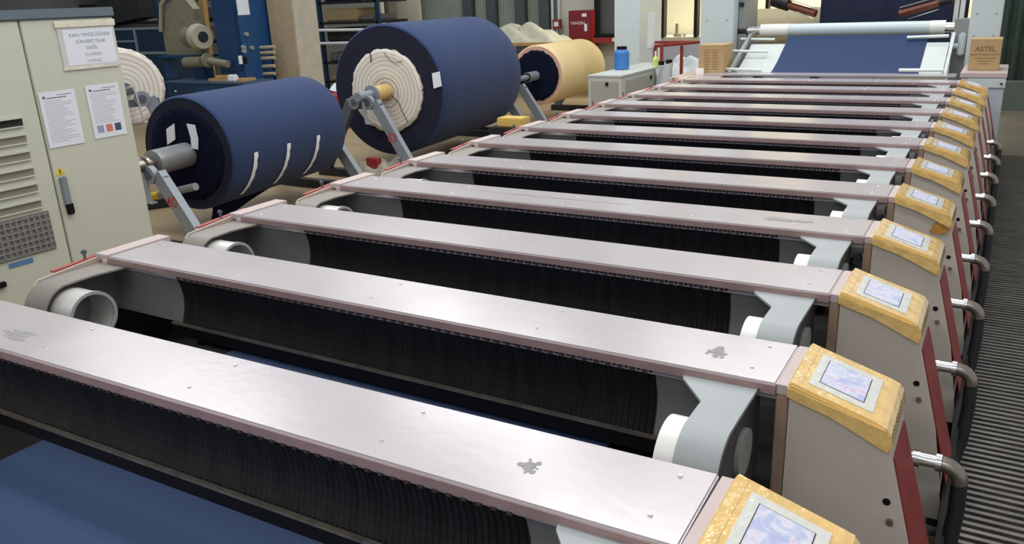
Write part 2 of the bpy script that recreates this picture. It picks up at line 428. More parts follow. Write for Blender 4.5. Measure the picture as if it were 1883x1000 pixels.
SM = {0: [(.50, .09, .07, .03, 1), (2.25, .12, .02, .03, 2)], 1: [(2.42, .12, .035, .035, 3)], 3: [(1.15, .14, .32, .006, 4), (2.28, .13, .09, .035, 5)]}
unit0 = make_unit()
DESC = ['grey smear towards the left end', 'grey smear by the right end', 'clean top', 'long thin grey scuffs on top', 'clean top', 'clean top', 'clean top', 'clean top', 'clean top', 'clean top', 'clean top', 'clean top']
units = []
for i in range(NU):
    u = unit0 if i == 0 else copy_tree(unit0)
    u.location = (0, i*PITCHY, 0); units.append(u)
    lab = 'pinkish grey cross beam over ribbed black panel, %s' % ORD[i]
    if i in (0, 1, 3): lab = 'pinkish grey cross beam with %s, %s' % (DESC[i], ORD[i])
    tag(u, lab, 'printing unit', 'printing units of the rotary machine')
units[0].rotation_euler.z = .017; units[0].location = (0, -.052, 0)
for i, L in SM.items():
    bmo = [c for c in units[i].children if c.name.startswith('cover_beam')][0]
    for a in L: smear(*a, bmo)

# plate after the last unit and the raised end trays
o = MB().box(.0, 2.56, NU*PITCHY-.03, NU*PITCHY+.26, .975, .995, .004).build('end_cover_plate', m_beam)
tag(o, 'flat pinkish metal plate across the far end of the machine before the sloping tray', 'plate')

# ------------------------------------------------------------------ control consoles
def make_console():
    root = empty('control_console')
    x0 = 2.632
    body = [(x0, .45), (x0, .985), (2.85, .925), (2.935, .60), (2.975, .36), (2.975, .30), (x0, .30)]
    b = MB().prism(body, 'y', .004, BW-.004).build('body', m_box, root)
    # screw and hole on the near side
    s_ = MB().cyl((2.88, .006, .70), (2.88, -.006, .70), .008, 12).build('side_screw', m_steel, b)
    MB().cyl((2.868, .006, .75), (2.868, .002, .75), .009, 12).build('side_hole', m_blackmat, b)
    # red panel on the sloping outer face
    d = Vector((2.935-2.85, 0, .60-.925)).normalized(); n = Vector((-d.z, 0, d.x))
    def on(t, y, h): p = Vector((2.85, y, .925))+d*t+n*h; return tuple(p)
    rp = MB(); vs = [on(.075, .03, .001), on(.075, BW-.02, .001), on(.52, BW-.006, .001), on(.52, .022, .001), on(.075, .03, .004), on(.075, BW-.02, .004), on(.52, BW-.006, .004), on(.52, .022, .004)]
    rp.add(vs, [(0, 1, 2, 3), (4, 5, 6, 7), (0, 4, 5, 1), (1, 5, 6, 2), (2, 6, 7, 3), (3, 7, 4, 0)]).build('red_panel', m_red, root)
    # tape wrapped top cover
    top = [(x0-.006, .982), (x0-.006, 1.004), (x0+.004, 1.010), (2.835, .948), (2.851, .940), (2.862, .926), (2.868, .90), (2.862, .878), (2.852, .878), (2.846, .915), (x0+.006, .978)]
    tp = MB().prism(top, 'y', -.006, BW+.006)
    bmx = bmesh.new(); me = bpy.data.meshes.new('t'); me.from_pydata(tp.v, [], tp.f); bmx.from_mesh(me)
    bmesh.ops.recalc_face_normals(bmx, faces=bmx.faces[:])
    bmesh.ops.bevel(bmx, geom=[e for e in bmx.edges if e.calc_face_angle(0) > .5], offset=.004, segments=2, affect='EDGES')
    cover = MB().bm(bmx).build('tape_cover', m_tape, root)
    # side skirts of tape
    sk = [(x0-.004, .976), (x0-.004, 1.0), (2.85, .938), (2.864, .90), (2.856, .884), (2.80, .912), (2.72, .948), (2.67, .962)]
    MB().prism(sk, 'y', -.009, -.004).build('tape_skirt', m_tape, root)
    MB().prism(sk, 'y', BW+.004, BW+.009).build('tape_skirt', m_tape, root)
    # bezel and screen lying on the sloping top
    sl = (.948-1.010)/(2.835-(x0+.004))
    def zt(x, h): return 1.010+(x-(x0+.004))*sl+h
    def slab(xa, xb, ya, yb, h0, h1):
        return MB().add([(x, y, zt(x, h)) for h in (h0, h1) for (x, y) in ((xa, ya), (xb, ya), (xb, yb), (xa, yb))],
                        [(0, 3, 2, 1), (4, 5, 6, 7), (0, 1, 5, 4), (1, 2, 6, 5), (2, 3, 7, 6), (3, 0, 4, 7)])
    bz = slab(2.668, 2.815, .035, .222, -.002, .002).build('bezel', m_bezel, root)
    slab(2.688, 2.792, .062, .198, .0021, .0026).build('screen_edge', m_darkm, bz)
    slab(2.690, 2.790, .064, .196, .0026, .0032).build('screen', m_screen, bz)
    # glossy tape wrinkles: thin bands
    mb = MB(); rnd = random.Random(3)
    for k in range(7):
        xa = 2.64+.028*k*rnd.uniform(.8, 1.2); 
        if 2.66 < xa < 2.82: continue
        mb.add([(xa, .0, zt(xa, .001)), (xa+.008, .0, zt(xa+.008, .0018)), (xa+.012, BW, zt(xa+.012, .001)), (xa+.004, BW, zt(xa+.004, .0018))], [(0, 1, 2, 3)])
    bnd = slab(2.634, 2.655, .0, BW, .0, .0015); bnd.v += []; bnd.build('tape_strip', m_tape, cover)
    slab(2.65, 2.83, .0, .018, .0, .0014).build('tape_strip', m_tape, cover)
    # inner edge strip and link to the beam
    MB().box(2.602, 2.630, .0, BW, .30, .972, .003).build('edge_post', mat('post_tape', srgb(150, 126, 108), .5, 0, .15, 12), root)
    MB().prism([(2.602, .974), (2.602, .999), (2.628, .999), (2.628, .974)], 'y', .002, BW-.002).build('joint_plate', m_plate2, root)
    return root
con0 = make_console(); cons = []
for i in range(NU):
    c = con0 if i == 0 else copy_tree(con0)
    c.location = (0, i*PITCHY, 0); cons.append(c)
    tag(c, 'control console with taped yellow top and red side panel, %s' % ORD[i], 'control console', 'control consoles along the right side')
cons[0].location.y = -.01
# torn brown tape on the sixth console side
k = [c for c in cons[4].children if c.name.startswith('body')][0]
MB().prism([(2.78, .86), (2.80, .90), (2.85, .905), (2.86, .88), (2.845, .855), (2.81, .85)], 'y', -.002, .003).build('torn_tape', m_taped, k)

# low fittings beside the nearest consoles
def nut(i):
    y = i*PITCHY+.42
    r = thing('clamp_block', 'small chrome clamp block between the %s control consoles' % ('first and second', 'second and third')[i], 'clamp', (2.72, y, .0))
    MB().box(-.035, .035, -.02, .02, .62, .66, .003).cyl((-.0, 0, .66), (0, 0, .661), .014, 12).build('block', m_chrome, r)
    MB().cyl((.0, 0, .46), (0, 0, .62), .012, 12).build('post', m_steel, r)
    MB().cyl((-.0, 0, .66), (0, 0, .6615), .014, 12).build('hole', m_blackmat, r)
nut(0)
r = thing('bearing_cap', 'small pale round cap with ring beside the shell housing of the second cross beam', 'cap', (2.66, .50, 0))
MB().cyl((0, 0, .46), (0, 0, .72), .012, 12).build('stem', m_darkm, r)
MB().cyl((0, 0, .72), (0, 0, .735), .032, 24, rin=.018).build('cap_ring', m_pale, r)

# ------------------------------------------------------------------ elbows with hoses
def make_elbow():
    root = empty('hose_elbow')
    z = .61
    MB().cyl((2.925, 0, z), (2.945, 0, z), .024, 6).build('hex_nut', m_chrome, root)
    MB().cyl((2.945, 0, z), (2.985, 0, z), .019, 16).cyl((2.985, 0, z), (3.0, 0, z), .026, 16).build('coupling', m_chrome, root)
    pts = [(3.0, 0, z)]+[(3.0+.05*math.sin(t), 0, z-.05+.05*math.cos(t)) for t in [PI/2*k/7 for k in range(1, 8)]]
    MB().tube(pts, .023, 14).build('elbow_pipe', m_steel, root)
    MB().tube([(3.05, 0, z-.05), (3.052, -.01, z-.14), (3.045, -.03, z-.26), (3.02, -.06, z-.38), (3.0, -.10, z-.5), (2.995, -.12, .0425)], .022, 12).build('hose', m_hose, root)
    MB().tube([(2.93, 0, z), (2.80, 0, z), (2.66, .0, z)], .02, 10).build('inlet_pipe', m_steel, root)
    return root
e0 = make_elbow()
for i in range(9):
    e = e0 if i == 0 else copy_tree(e0)
    e.location = (-.035, .47+PITCHY*(i+1)+.02, 0)
    tag(e, 'chrome elbow fitting with black hose just beyond the control console %s' % (ORD[i+1]), 'hose fitting', 'elbow hoses over the walkway')

# ------------------------------------------------------------------ electrical cabinet on the left
XC = -1.45
cab = thing('electrical_cabinet', 'tall cream electrical cabinet with two papers and a plastic sleeve on its door', 'cabinet', (XC, 1.3, 0))
o_ = (XC, 1.3, 0)
def cb(mb, name, m, parent=cab): return pb(mb, name, m, parent, o_)
body = cb(MB().box(XC-.6, XC-.02, -.1, 1.90, 0, 1.90), 'body', m_cab)
cb(MB().box(XC-.6, XC+.012, -.1, 1.905, 1.905, 1.955, .004), 'top_trim', m_cabtop)
door = cb(MB().box(XC-.02, XC, 1.365, 1.897, .06, 1.90, .004), 'door', m_cab)
def skew(px, py): p = at(px, py, 'x', XC); return p
vent = cb(MB().box(XC-.02, XC, .3, 1.355, .06, 1.90, .004), 'vent_panel', m_cab)
for k in range(6):
    zc = 1.40-.088*k
    cb(MB().box(XC+.0, XC+.004, .55, 1.262, zc-.022, zc+.02), 'vent_slot', mat('vent_frame', srgb(140, 138, 122), .6) if k else m_dark, vent)
    cb(MB().box(XC+.004, XC+.016, .55, 1.262, zc+.016, zc+.026).box(XC+.004, XC+.012, .55, 1.262, zc-.028, zc-.022), 'vent_louvre', m_cab, vent)
fm = MB()
for k in range(16):
    y = .78+k*.032; fm.box(XC+.004, XC+.009, y, y+.012, .70, .905)
for k in range(7):
    z = .70+k*.032; fm.box(XC+.004, XC+.010, .78, 1.285, z, z+.010)
cb(MB().box(XC, XC+.004, .76, 1.29, .695, .91), 'filter_backing', mat('filter_back', srgb(112, 110, 104), .7), vent)
cb(fm, 'filter_grille', m_mesh, vent)
cb(MB().box(XC, XC+.003, 1.02, 1.15, .655, .68), 'blue_label', m_bluelab, vent)
cb(MB().box(XC, XC+.02, .90, .98, .57, .60, .004), 'latch', m_blackmat, vent)
# door latch, warning triangle
hp = [at(92, 335, 'x', XC), at(112, 400, 'x', XC)]
cb(MB().box(XC, XC+.018, 1.385, 1.425, .915, 1.075, .005), 'door_handle', m_gmetal, door)
cb(MB().box(XC+.0, XC+.022, 1.39, 1.43, .86, .925, .006), 'handle_grip', m_blackmat, door)
cb(MB().prism([(1.375, 1.085), (1.43, 1.085), (1.403, 1.13)], 'x', XC, XC+.002), 'warning_triangle', m_yellow, door)
cb(MB().box(XC+.002, XC+.003, 1.400, 1.406, 1.097, 1.115).box(XC+.002, XC+.003, 1.400, 1.406, 1.089, 1.094), 'warning_mark', m_inkk, door)
# two printed sheets
def sheet_on_door(y0, z0, label, seed, colour):
    p = thing('paper_notice', label, 'notice', (XC+.003, y0, z0), 'paper notices on the cream cabinet')
    W, H = .205, .297
    MB().box(0, .001, 0, W, 0, H).build('sheet', m_paper, p)
    rnd = random.Random(seed); mb = MB()
    for k in range(20):
        z = H-.05-k*.0115
        if z < (.085 if colour else .02): break
        mb.box(.001, .0016, .02, .02+W*rnd.uniform(.45, .82), z, z+.0028)
    mb.build('printed_lines', m_inkl, p)
    mb = MB(); mb.box(.001, .0016, .018, .034, H-.035, H-.022).box(.001, .0016, .04, .15, H-.036, H-.031).box(.001, .0016, .10, .185, H-.022, H-.019)
    mb.build('heading', m_ink, p)
    if colour:
        for j, c in enumerate((srgb(150, 160, 190), srgb(214, 120, 112), srgb(70, 82, 112))):
            b = MB().box(.001, .0016, .025+j*.055, .065+j*.055, .03, .072)
            b.build('pictogram', mat('picto%d' % j, c, .8), p)
sheet_on_door(1.375, 1.235, 'white printed paper notice, left of the two on the cabinet door', 1, False)
sheet_on_door(1.645, 1.243, 'white printed paper notice with three small coloured squares, right one on the cabinet door', 2, True)
sl = thing('plastic_sleeve', 'clear plastic sleeve with a handwritten sign taped high on the cabinet door', 'notice', (XC+.003, 1.55, 1.64))
MB().box(0, .0015, 0, .34, 0, .245).build('sleeve', m_sleeve, sl)
MB().box(.0015, .0025, .03, .325, .015, .205).build('sheet', m_paper, sl)
MB().box(.0025, .008, -.01, .35, .215, .25, .002).box(.0025, .005, -.005, .33, -.008, .006).build('sleeve_fold', m_clear, sl)
for k, (t_, sz) in enumerate((('KAFA TEM\u0130ZL\u0130\u011e\u0130NDE', .025), ('S\u00dcNGER\u0130 YILAK', .025), ('DE\u011e\u0130L', .025), ('OLARAK', .027), ('YAPINIZ', .024))):
    text('sign_text', t_, sz, mat('faded_ink', srgb(138, 140, 154), .8) if k < 3 else mat('pale_ink', srgb(176, 160, 160), .8), (.0027, .185, .165-.035*k), (0, 1, 0), (0, 0, 1), sl)

# ------------------------------------------------------------------ roll stands and cloth rolls
def stand(x, y, zb, label, number=None, spread=.60, both=True):
    r = thing('roll_stand', label, 'roll stand', (x, y, 0), 'grey A-frame roll stands')
    top = zb-.13
    for s_ in (1, -1):
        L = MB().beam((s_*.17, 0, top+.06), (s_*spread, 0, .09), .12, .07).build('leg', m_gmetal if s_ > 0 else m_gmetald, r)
        if number and s_ > 0:
            d = Vector((spread-.17, 0, .09-top-.06)).normalized()
            p = Vector((.17, -.0362, top+.06))+d*(.26 if number == '40' else .44)
            text('stand_number', number, .13, mat('red_number', srgb(178, 60, 60), .6), p+Vector((-.005, 0, -.05)), (1, 0, 0), (0, 0, 1), L, bold=.002)
    MB().box(-.26, .26, -.03, .03, top-.02, top+.05, .005).build('cross_plate', m_gmetald, r)
    MB().box(-spread-.1, spread+.1, -.05, .05, .0, .09, .004).build('base_beam', m_darkm, r)
    for s_ in (-1, 1):
        w_ = MB().cyl((s_*.1, -.05, zb-.075), (s_*.1, .0, zb-.075), .075, 24).build('support_wheel', m_gmetal, r)
        MB().cyl((s_*.1, -.056, zb-.075), (s_*.1, -.05, zb-.075), .04, 18).cyl((s_*.1, -.062, zb-.075), (s_*.1, -.056, zb-.075), .012, 10).build('hub', m_gmetald, w_)
    pts = [(-.0, -.06, zb+.055), (.03, -.06, zb+.05), (.05, -.06, zb-.02), (.065, -.06, zb-.2), (.075, -.06, zb-.3), (.14, -.06, zb-.3)]
    h = MB()
    for a, b in zip(pts, pts[1:]): h.beam(a, b, .014, .05)
    h.build('hook_strap', m_plate2 if number is None else mat('strap_light', srgb(178, 182, 186), .4, .3), r)
    return r
def roll(name, label, x, y0, y1, z, R, m_out, m_end, layers, shaft=(.1, .55), group='cloth rolls on stands', mshaft=None, seed=1):
    t = thing(name, label, 'cloth roll', (x, y0, z), group)
    rnd = random.Random(seed); n = 72; mb = MB(); L = y1-y0
    rows = []
    prof = [(0.0, R*.965), (.012, R*.99), (.03, R)] + [(L*k/6, R) for k in range(1, 6)] + [(L-.03, R), (L-.012, R*.99), (L, R*.965)]
    ph = rnd.random()*6
    for (yy_, rr) in prof:
        rows.append([(math.cos(2*PI*k/n)*rr*(1+.006*math.sin(4*PI*k/n+ph)), yy_, math.sin(2*PI*k/n)*rr*(1+.006*math.sin(4*PI*k/n+ph))) for k in range(n+1)])
    mb.sheet(rows); mb.build('outer_wrap', m_out, t, fix=True)
    # uneven end faces
    for (yy_, sgn) in ((0, -1), (L, 1)):
        e = MB(); rings = []
        N = 16
        for j in range(N+1):
            q = 1-j/N; rr = R*.965*q
            ring_ = []
            for k in range(n+1):
                kk = k % n
                d = 0 if j in (0,) else sgn*(.004*math.sin(j*2.1+seed)+.002*math.sin(kk*.7+j))
                ring_.append((math.cos(2*PI*k/n)*rr, yy_+d, math.sin(2*PI*k/n)*rr))
            rings.append(ring_)
        e.sheet(rings); e.build('end_face', m_end, t, fix=True)
    for (r_, m_, dy) in layers:
        e = MB(); rows = []
        for j in range(9):
            q = 1-j/8
            rows.append([(math.cos(2*PI*k/n)*r_*q*(1+(.018*math.sin(k*2.3+seed)+.01*math.sin(k*.9) if j < 2 else 0)), -dy-(.002*math.sin(j*1.7)), math.sin(2*PI*k/n)*r_*q*(1+(.018*math.sin(k*1.9)+.012*math.sin(k*5.1) if j < 2 else 0))) for k in range(n+1)])
        rows = [[(a, -0.0, c) for (a, b, c) in rows[0]]]+rows
        e.sheet(rows); e.build('inner_layers', m_, t)
    return t
Z1 = .735
R1 = roll('cloth_roll', 'navy blue cloth roll with three white tape strips, behind the stand numbered 40', -3.05, 3.5, 5.2, Z1, .50, m_navy, m_ringnavy, [(.40, m_navyd, .012)], seed=2)
m_sh = mat('grey_shaft', srgb(150, 152, 154), .4, .4, .06, 10)
MB().cyl((0, -.40, 0), (0, .02, 0), .105, 32).build('shaft_sleeve', m_sh, R1)
MB().cyl((0, -.62, 0), (0, -.40, 0), .052, 24).cyl((0, -.50, 0), (0, -.47, 0), .07, 24).build('shaft', m_steel, R1)
MB().cyl((0, 1.70, 0), (0, 2.15, 0), .06, 24).build('shaft', m_steel, R1)
# tape strips on the side (running round the roll) and on the end face
def arcstrip(R, y0, a0, a1, wdt, slant, parent, name='white_tape', m=m_paper):
    rows = []
    for k in range(13):
        a = a0+(a1-a0)*k/12; y = y0+slant*k/12; rr = R+.003
        rows.append([(math.cos(a)*rr, y, math.sin(a)*rr), (math.cos(a)*rr, y+wdt*(1+.15*math.sin(k*2.2)), math.sin(a)*rr)])
    return MB().sheet(rows, False).build(name, m, parent)
for yb in (.26, .72, 1.18):
    arcstrip(.502, yb, math.radians(-2), math.radians(-52), .05, -.05, R1)
MB().prism([(-.17, .22), (-.07, .27), (-.09, .13), (-.19, .08)], 'y', -.03, -.024).build('white_tape', m_paper, R1)
MB().prism([(.07, .27), (.16, .26), (.17, .14), (.15, .05), (.08, .06), (.09, .15)], 'y', -.03, -.024).build('white_tape', m_paper, R1)
# hanging loose cloth under roll 1
rows = []
for j in range(7):
    a = j/6; rows.append([(.14-.3*a*0+.0, .02+k*.11+.02*math.sin(k+j), -.44-.20*a*(1-k/9)*1.0) for k in range(9)])
MB().sheet(rows).build('loose_flap', m_navyd, R1, fix=True)

R2 = roll('cloth_roll', 'largest navy cloth roll with wide cream layered core, on the stand numbered 53', -3.2, 6.46, 8.65, .945, .75, m_navy, m_ringnavy, [(.475, m_ringcream, .03)], seed=5)
MB().cyl((0, -.33, 0), (0, -.02, 0), .085, 28).build('core_tube', m_tube, R2)
MB().cyl((0, -.62, 0), (0, -.33, 0), .05, 20).cyl((0, -.345, 0), (0, -.32, 0), .1, 28).build('shaft', m_gmetal, R2)
MB().cyl((0, 2.09, 0), (0, 2.6, 0), .06, 20).build('shaft', m_gmetal, R2)
MB().prism([(.62, .20), (.72, .22), (.735, .06), (.63, .03)], 'y', -.022, -.016).build('paper_tag', m_paper, R2)
for pts_, r_ in (([(.02, -.045, .03), (.09, -.045, -.06), (.16, -.045, -.12), (.2, -.045, -.22), (.27, -.045, -.36)], .004), ([(.02, -.045, -.03), (-.03, -.045, -.09), (-.1, -.045, -.2)], .003),
                 ([(-.17, -.045, .44), (-.16, -.045, .38), (-.165, -.045, .33)], .006), ([(.02, -.045, .44), (.08, -.045, .36), (.16, -.045, .32), (.26, -.045, .34)], .003)):
    MB().tube(pts_, r_, 5).build('loose_thread', m_navyd, R2)
cr = []
for k in range(1): pass
MB().tube([(math.cos(t)*.11, -.042, math.sin(t)*.11) for t in [2*PI*k/30 for k in range(31)]], .004, 5).tube([(math.cos(t)*.17-.005, -.042, math.sin(t)*.17-.01) for t in [2*PI*k/30 for k in range(31)]], .003, 5).build('layer_crease', m_creamd, R2)

R3 = roll('cloth_roll', 'butter yellow cloth roll with dark end beyond the largest navy roll', -3.2, 10.05, 11.6, .775, .45, m_yell, m_peach, [(.375, m_navyd, .02)], seed=7)
c_ = MB().cyl((0, -.30, 0), (0, 0, 0), .06, 20)
for k in range(4): c_.cyl((0, -.30+k*.075, 0), (0, -.26+k*.075, 0), .072, 20)
c_.build('shaft', m_gmetal, R3)
MB().cyl((0, 1.55, 0), (0, 1.9, 0), .05, 16).build('shaft', m_gmetal, R3)
MB().cyl((0, -.95, 0), (0, -.30, 0), .04, 16).build('shaft_end', m_gmetal, R3)
RW = roll('cloth_roll', 'off-white cloth roll on a grey stand behind the cream cabinet', -4.9, 4.25, 5.65, 1.19, .40, m_cream, m_ringcream, [(.395, m_ringcream, .004)], seed=9)
RW.rotation_euler.z = math.radians(62)
MB().cyl((0, -.2, 0), (0, 0, 0), .06, 20).build('shaft', m_gmetald, RW)
MB().cyl((0, -.5, 0), (0, -.2, 0), .035, 20).build('shaft_end', m_gmetald, RW)

stand(-3.05, 3.03, .735, 'grey A-frame roll stand numbered 40, right beside the cream cabinet', '40')
stand(-3.42, 5.42, .735, 'grey A-frame stand at the far end of the taped navy roll')
stand(-3.2, 6.0, .945, 'grey A-frame roll stand numbered 53, holding the near end of the largest roll', '53', .66)
stand(-3.5, 8.95, .945, 'grey A-frame stand at the far end of the largest navy roll', None, .75)
stand(-3.2, 9.25, .775, 'grey A-frame stand at the near end of the butter yellow roll', None, .6)
stand(-3.2, 11.85, .775, 'grey A-frame stand at the far end of the butter yellow roll', None, .6)
s = stand(-4.45, 3.99, 1.19, 'grey stand arm with bearing in front of the off-white roll', None, .5)
s.rotation_euler.z = math.radians(62)
def swing(o, px_, py_, deg):
    a = math.radians(deg); d = o.location.y-py_
    o.rotation_euler.z = a; o.location.x = px_-math.sin(a)*d; o.location.y = py_+math.cos(a)*d
swing(R1, -3.02, 3.03, 7.5); swing(R2, -3.16, 6.0, 6)
# floor rails and yellow tipped bar
o = MB().box(-2.55, -2.45, 3.1, 5.3, .001, .09).build('floor_rail', m_darkm); tag(o, 'dark steel rail on the floor under the taped navy roll', 'rail')
o = MB().box(-2.62, -2.52, 6.1, 8.8, .001, .09).build('floor_rail', m_darkm); tag(o, 'dark steel rail on the floor under the largest navy roll', 'rail')
p = thing('push_bar', 'round steel push bar with yellow end passing behind the leg numbered 40', 'bar', (0, 0, 0))
a, b = at(250, 368, 'y', 3.25), at(360, 343, 'y', 3.25); mid = a+(b-a)*.42
MB().cyl(mid, b, .032, 16).build('bar', m_sh, p); MB().cyl(a+(a-b)*.5, mid, .034, 16).build('yellow_end', m_yellow, p)
def heap(name, m, cx, cy, cz, sx, sy, sz, label, cat, seed, n=26, rough=.25):
    rnd = random.Random(seed); ph = [rnd.uniform(0, 6) for _ in range(6)]; rows = []
    for j in range(n+1):
        row = []
        for k in range(n+1):
            u, v = j/n*2-1, k/n*2-1; r_ = max(abs(u), abs(v)); e = max(0, 1-r_**3)
            h = e*(.6+rough*(math.sin(4*u+ph[0])*math.cos(5*v+ph[1])+.6*math.sin(9*u+7*v+ph[2])+.4*abs(math.sin(13*v+4*u+ph[3]))))
            row.append((cx+u*sx+.04*sx*math.sin(8*v), cy+v*sy, cz+max(0.0, h)*sz))
        rows.append(row)
    return tag(MB().sheet(rows).build(name, m), label, cat)
heap('rag_pile', mat('rags', srgb(140, 132, 118), .9, 0, .25, 8), -2.9, 5.9, .005, .45, .35, .3, 'crumpled grey rags on the floor between the two navy rolls', 'rags', 3)
q = at(660, 300, 'y', 5.9)
o = MB().box(-3.0, -2.85, 5.72, 5.8, .002, .3).build('red_crate', m_red); tag(o, 'red metal box on the floor behind the stand between the navy rolls', 'box')
q = at(603, 160, 'y', 9.0)
t = thing('red_canister', 'red canister with white rag on top behind the largest navy roll', 'canister', (-6.33, 9.0, .28))
MB().cyl((0, 0, -.28), (0, 0, .26), .16, 24).cyl((0, 0, .26), (0, 0, .34), .16, 24, r2=.08).build('body', m_red, t)
MB().cyl((0, 0, .34), (.02, 0, .44), .12, 10, r2=.05).build('rag', m_cloth, t)
q = at(953, 222, 'z', .62)
t_ = MB().box(q.x-.22, q.x+.1, q.y-.1, q.y+.1, .56, .66, .01).build('yellow_foam_block', mat('foam', srgb(206, 172, 96), .8)); tag(t_, 'small yellow block lying beside the machine under the largest navy roll', 'block')
tag(MB().box(q.x-.3, q.x+.15, q.y-.15, q.y+.2, 0, .559).build('low_crate', m_darkm), 'dark low crate under the yellow block beside the machine', 'crate')

# ------------------------------------------------------------------ small grey cabinet with drum
x0, x1 = -1.36, -.93
sc_ = thing('low_grey_cabinet', 'low grey two-door switch cabinet with a blue drum on top, left of the machine', 'cabinet', (x1, 8, 0))
def sb(mb, n_, m_, p_=sc_): return pb(mb, n_, m_, p_, (x1, 8, 0))
m_sg = mat('small_cab_grey', srgb(186, 190, 184), .5, 0, .04, 5); m_sgd = mat('small_cab_panel', srgb(160, 158, 150), .55, 0, .04, 5)
sb(MB().box(x0, x1, 8, 9.75, 0, .97), 'body', m_sg)
sb(MB().box(x0-.01, x1+.01, 7.99, 9.76, .97, .99), 'top', m_sg)
d_ = sb(MB().box(x0+.04, x1-.04, 7.985, 8.0, .25, .92, .004), 'door', m_sgd)
sb(MB().box(-1.12, -1.09, 7.965, 7.985, .87, .91).box(-1.14, -1.11, 7.97, 7.985, .58, .61), 'knob', m_blackmat, d_)
d_ = sb(MB().box(x1, x1+.012, 8.15, 9.0, .25, .92, .004), 'door', m_sgd)
sb(MB().box(x1+.012, x1+.03, 8.9, 8.93, .86, .90).box(x1+.012, x1+.03, 8.55, 8.58, .68, .71), 'knob', m_blackmat, d_)
q = at(1136, 133, 'z', .99)
q = Vector((min(q.x, x1-.12), q.y, q.z))
q = at(1136, 133, 'y', 8.9)
dr = thing('blue_drum', 'small blue plastic drum with black lid on the low grey cabinet', 'drum', (q.x+.12, 8.75, .99))
mb = MB(); prof = [(0, .085), (.015, .095), (.08, .095), (.21, .095), (.235, .085), (.25, .06)]
for (za, ra), (zb_, rb) in zip(prof, prof[1:]): mb.cyl((0, 0, za), (0, 0, zb_), ra, 28, r2=rb, caps=False)
mb.add([(math.cos(t)*.085, math.sin(t)*.085, 0) for t in [2*PI*k/28 for k in range(28)]], [tuple(range(28))])
mb.build('body', m_blue, dr); MB().cyl((0, 0, .25), (0, 0, .285), .064, 28).build('lid', m_blackmat, dr)
bt = thing('spray_bottle', 'small clear bottle with yellow liquid beside the blue drum', 'bottle', (-.98, 9.25, .99))
MB().cyl((0, 0, 0), (0, 0, .09), .04, 18).cyl((0, 0, .09), (0, 0, .13), .04, 18, r2=.012).build('bottle_body', mat('yellow_liquid', srgb(206, 214, 120), .2), bt)
MB().cyl((0, 0, .13), (0, 0, .19), .012, 12).build('nozzle', m_white, bt)
for k, (dx, dy) in enumerate(((0, 0), (.04, .2))):
    q = Vector((-.97+dx, 9.42+dy, .99))
    o = MB().cyl(q, q+Vector((0, 0, .05)), .045, 16).build('black_cap', m_blackmat)
    tag(o, 'black round cap on the low grey cabinet, %s' % ('nearer the bottle' if k == 0 else 'farther from the bottle'), 'cap', 'black caps')
rows = []
for j in range(15):
    row = []
    for k in range(15):
        u, v = k/14, j/14
        a_ = Vector((x1+.03+.02*math.sin(9*u+3*v), 9.05+.65*u, .99-.27*v*(.75+.5*abs(math.sin(2.3*u+.4)))+.04*(u-.5)*(1-v)))
        row.append(tuple(a_))
    rows.append(row)
tag(MB().shell(rows, (.004, 0, 0)).build('hanging_cloth', m_cloth), 'white cloth draped over the side of the low grey cabinet', 'cloth')

# ------------------------------------------------------------------ feed end of the machine
fd = thing('sloping_tray_stand', 'pale sloping infeed tray with guide bars at the far end of the machine', 'machine', (1.45, 8.4, .99))
F0 = (1.45, 8.4, .99)
def fb(mb, n_, m_, p_=fd): return pb(mb, n_, m_, p_, F0)
def tray(x0_, x1_, h, ya=0, yb=1.):
    rows = []
    for k in range(13):
        t = ya+(yb-ya)*k/12; y = 8.42+.72*t; z = .985+.36*(t**1.25)*.86; rows.append([(x0_-.0*t, y, z+h), (x1_, y, z+h)])
    return rows
fb(MB().shell(tray(.30, 2.42, 0, 0, .92), (0, 0, .02)), 'tray', mat('tray_pale', srgb(196, 204, 202), .4, .1, .03, 3))
fb(MB().beam((.245, 8.38, .98), (.255, 9.2, 1.36), .05, .04, (1, 0, 0)).beam((.255, 9.2, 1.36), (.3, 9.3, 1.38), .04, .04, (1, 0, 0)), 'side_arm', m_paled)
fb(MB().beam((2.45, 8.38, .98), (2.45, 9.15, 1.35), .03, .03, (1, 0, 0)), 'side_arm', m_pale)
for (a, b) in ((at(1362, 72, 'y', 9.15), at(1425, 73, 'y', 9.15)), (at(1345, 94, 'y', 8.8), at(1412, 95, 'y', 8.8)), (at(1335, 127, 'y', 8.45), at(1400, 129, 'y', 8.45)),
               (at(1668, 69, 'y', 9.1), at(1745, 66, 'y', 9.1)), (at(1653, 129, 'y', 8.4), at(1735, 129, 'y', 8.4))):
    fb(MB().cyl(a, b, .018, 12), 'guide_bar', mat('bar_pale', srgb(206, 218, 214), .3, .2))
fab = []
for r_, t in zip(tray(.70, 2.2, .008), range(13)): fab.append(r_)
fab.append([(.70, 9.20, 1.345), (2.2, 9.20, 1.345)])
o = MB().sheet(fab).build('navy_fabric', m_navy); tag(o, 'navy fabric running down the sloping tray at the far end', 'fabric')
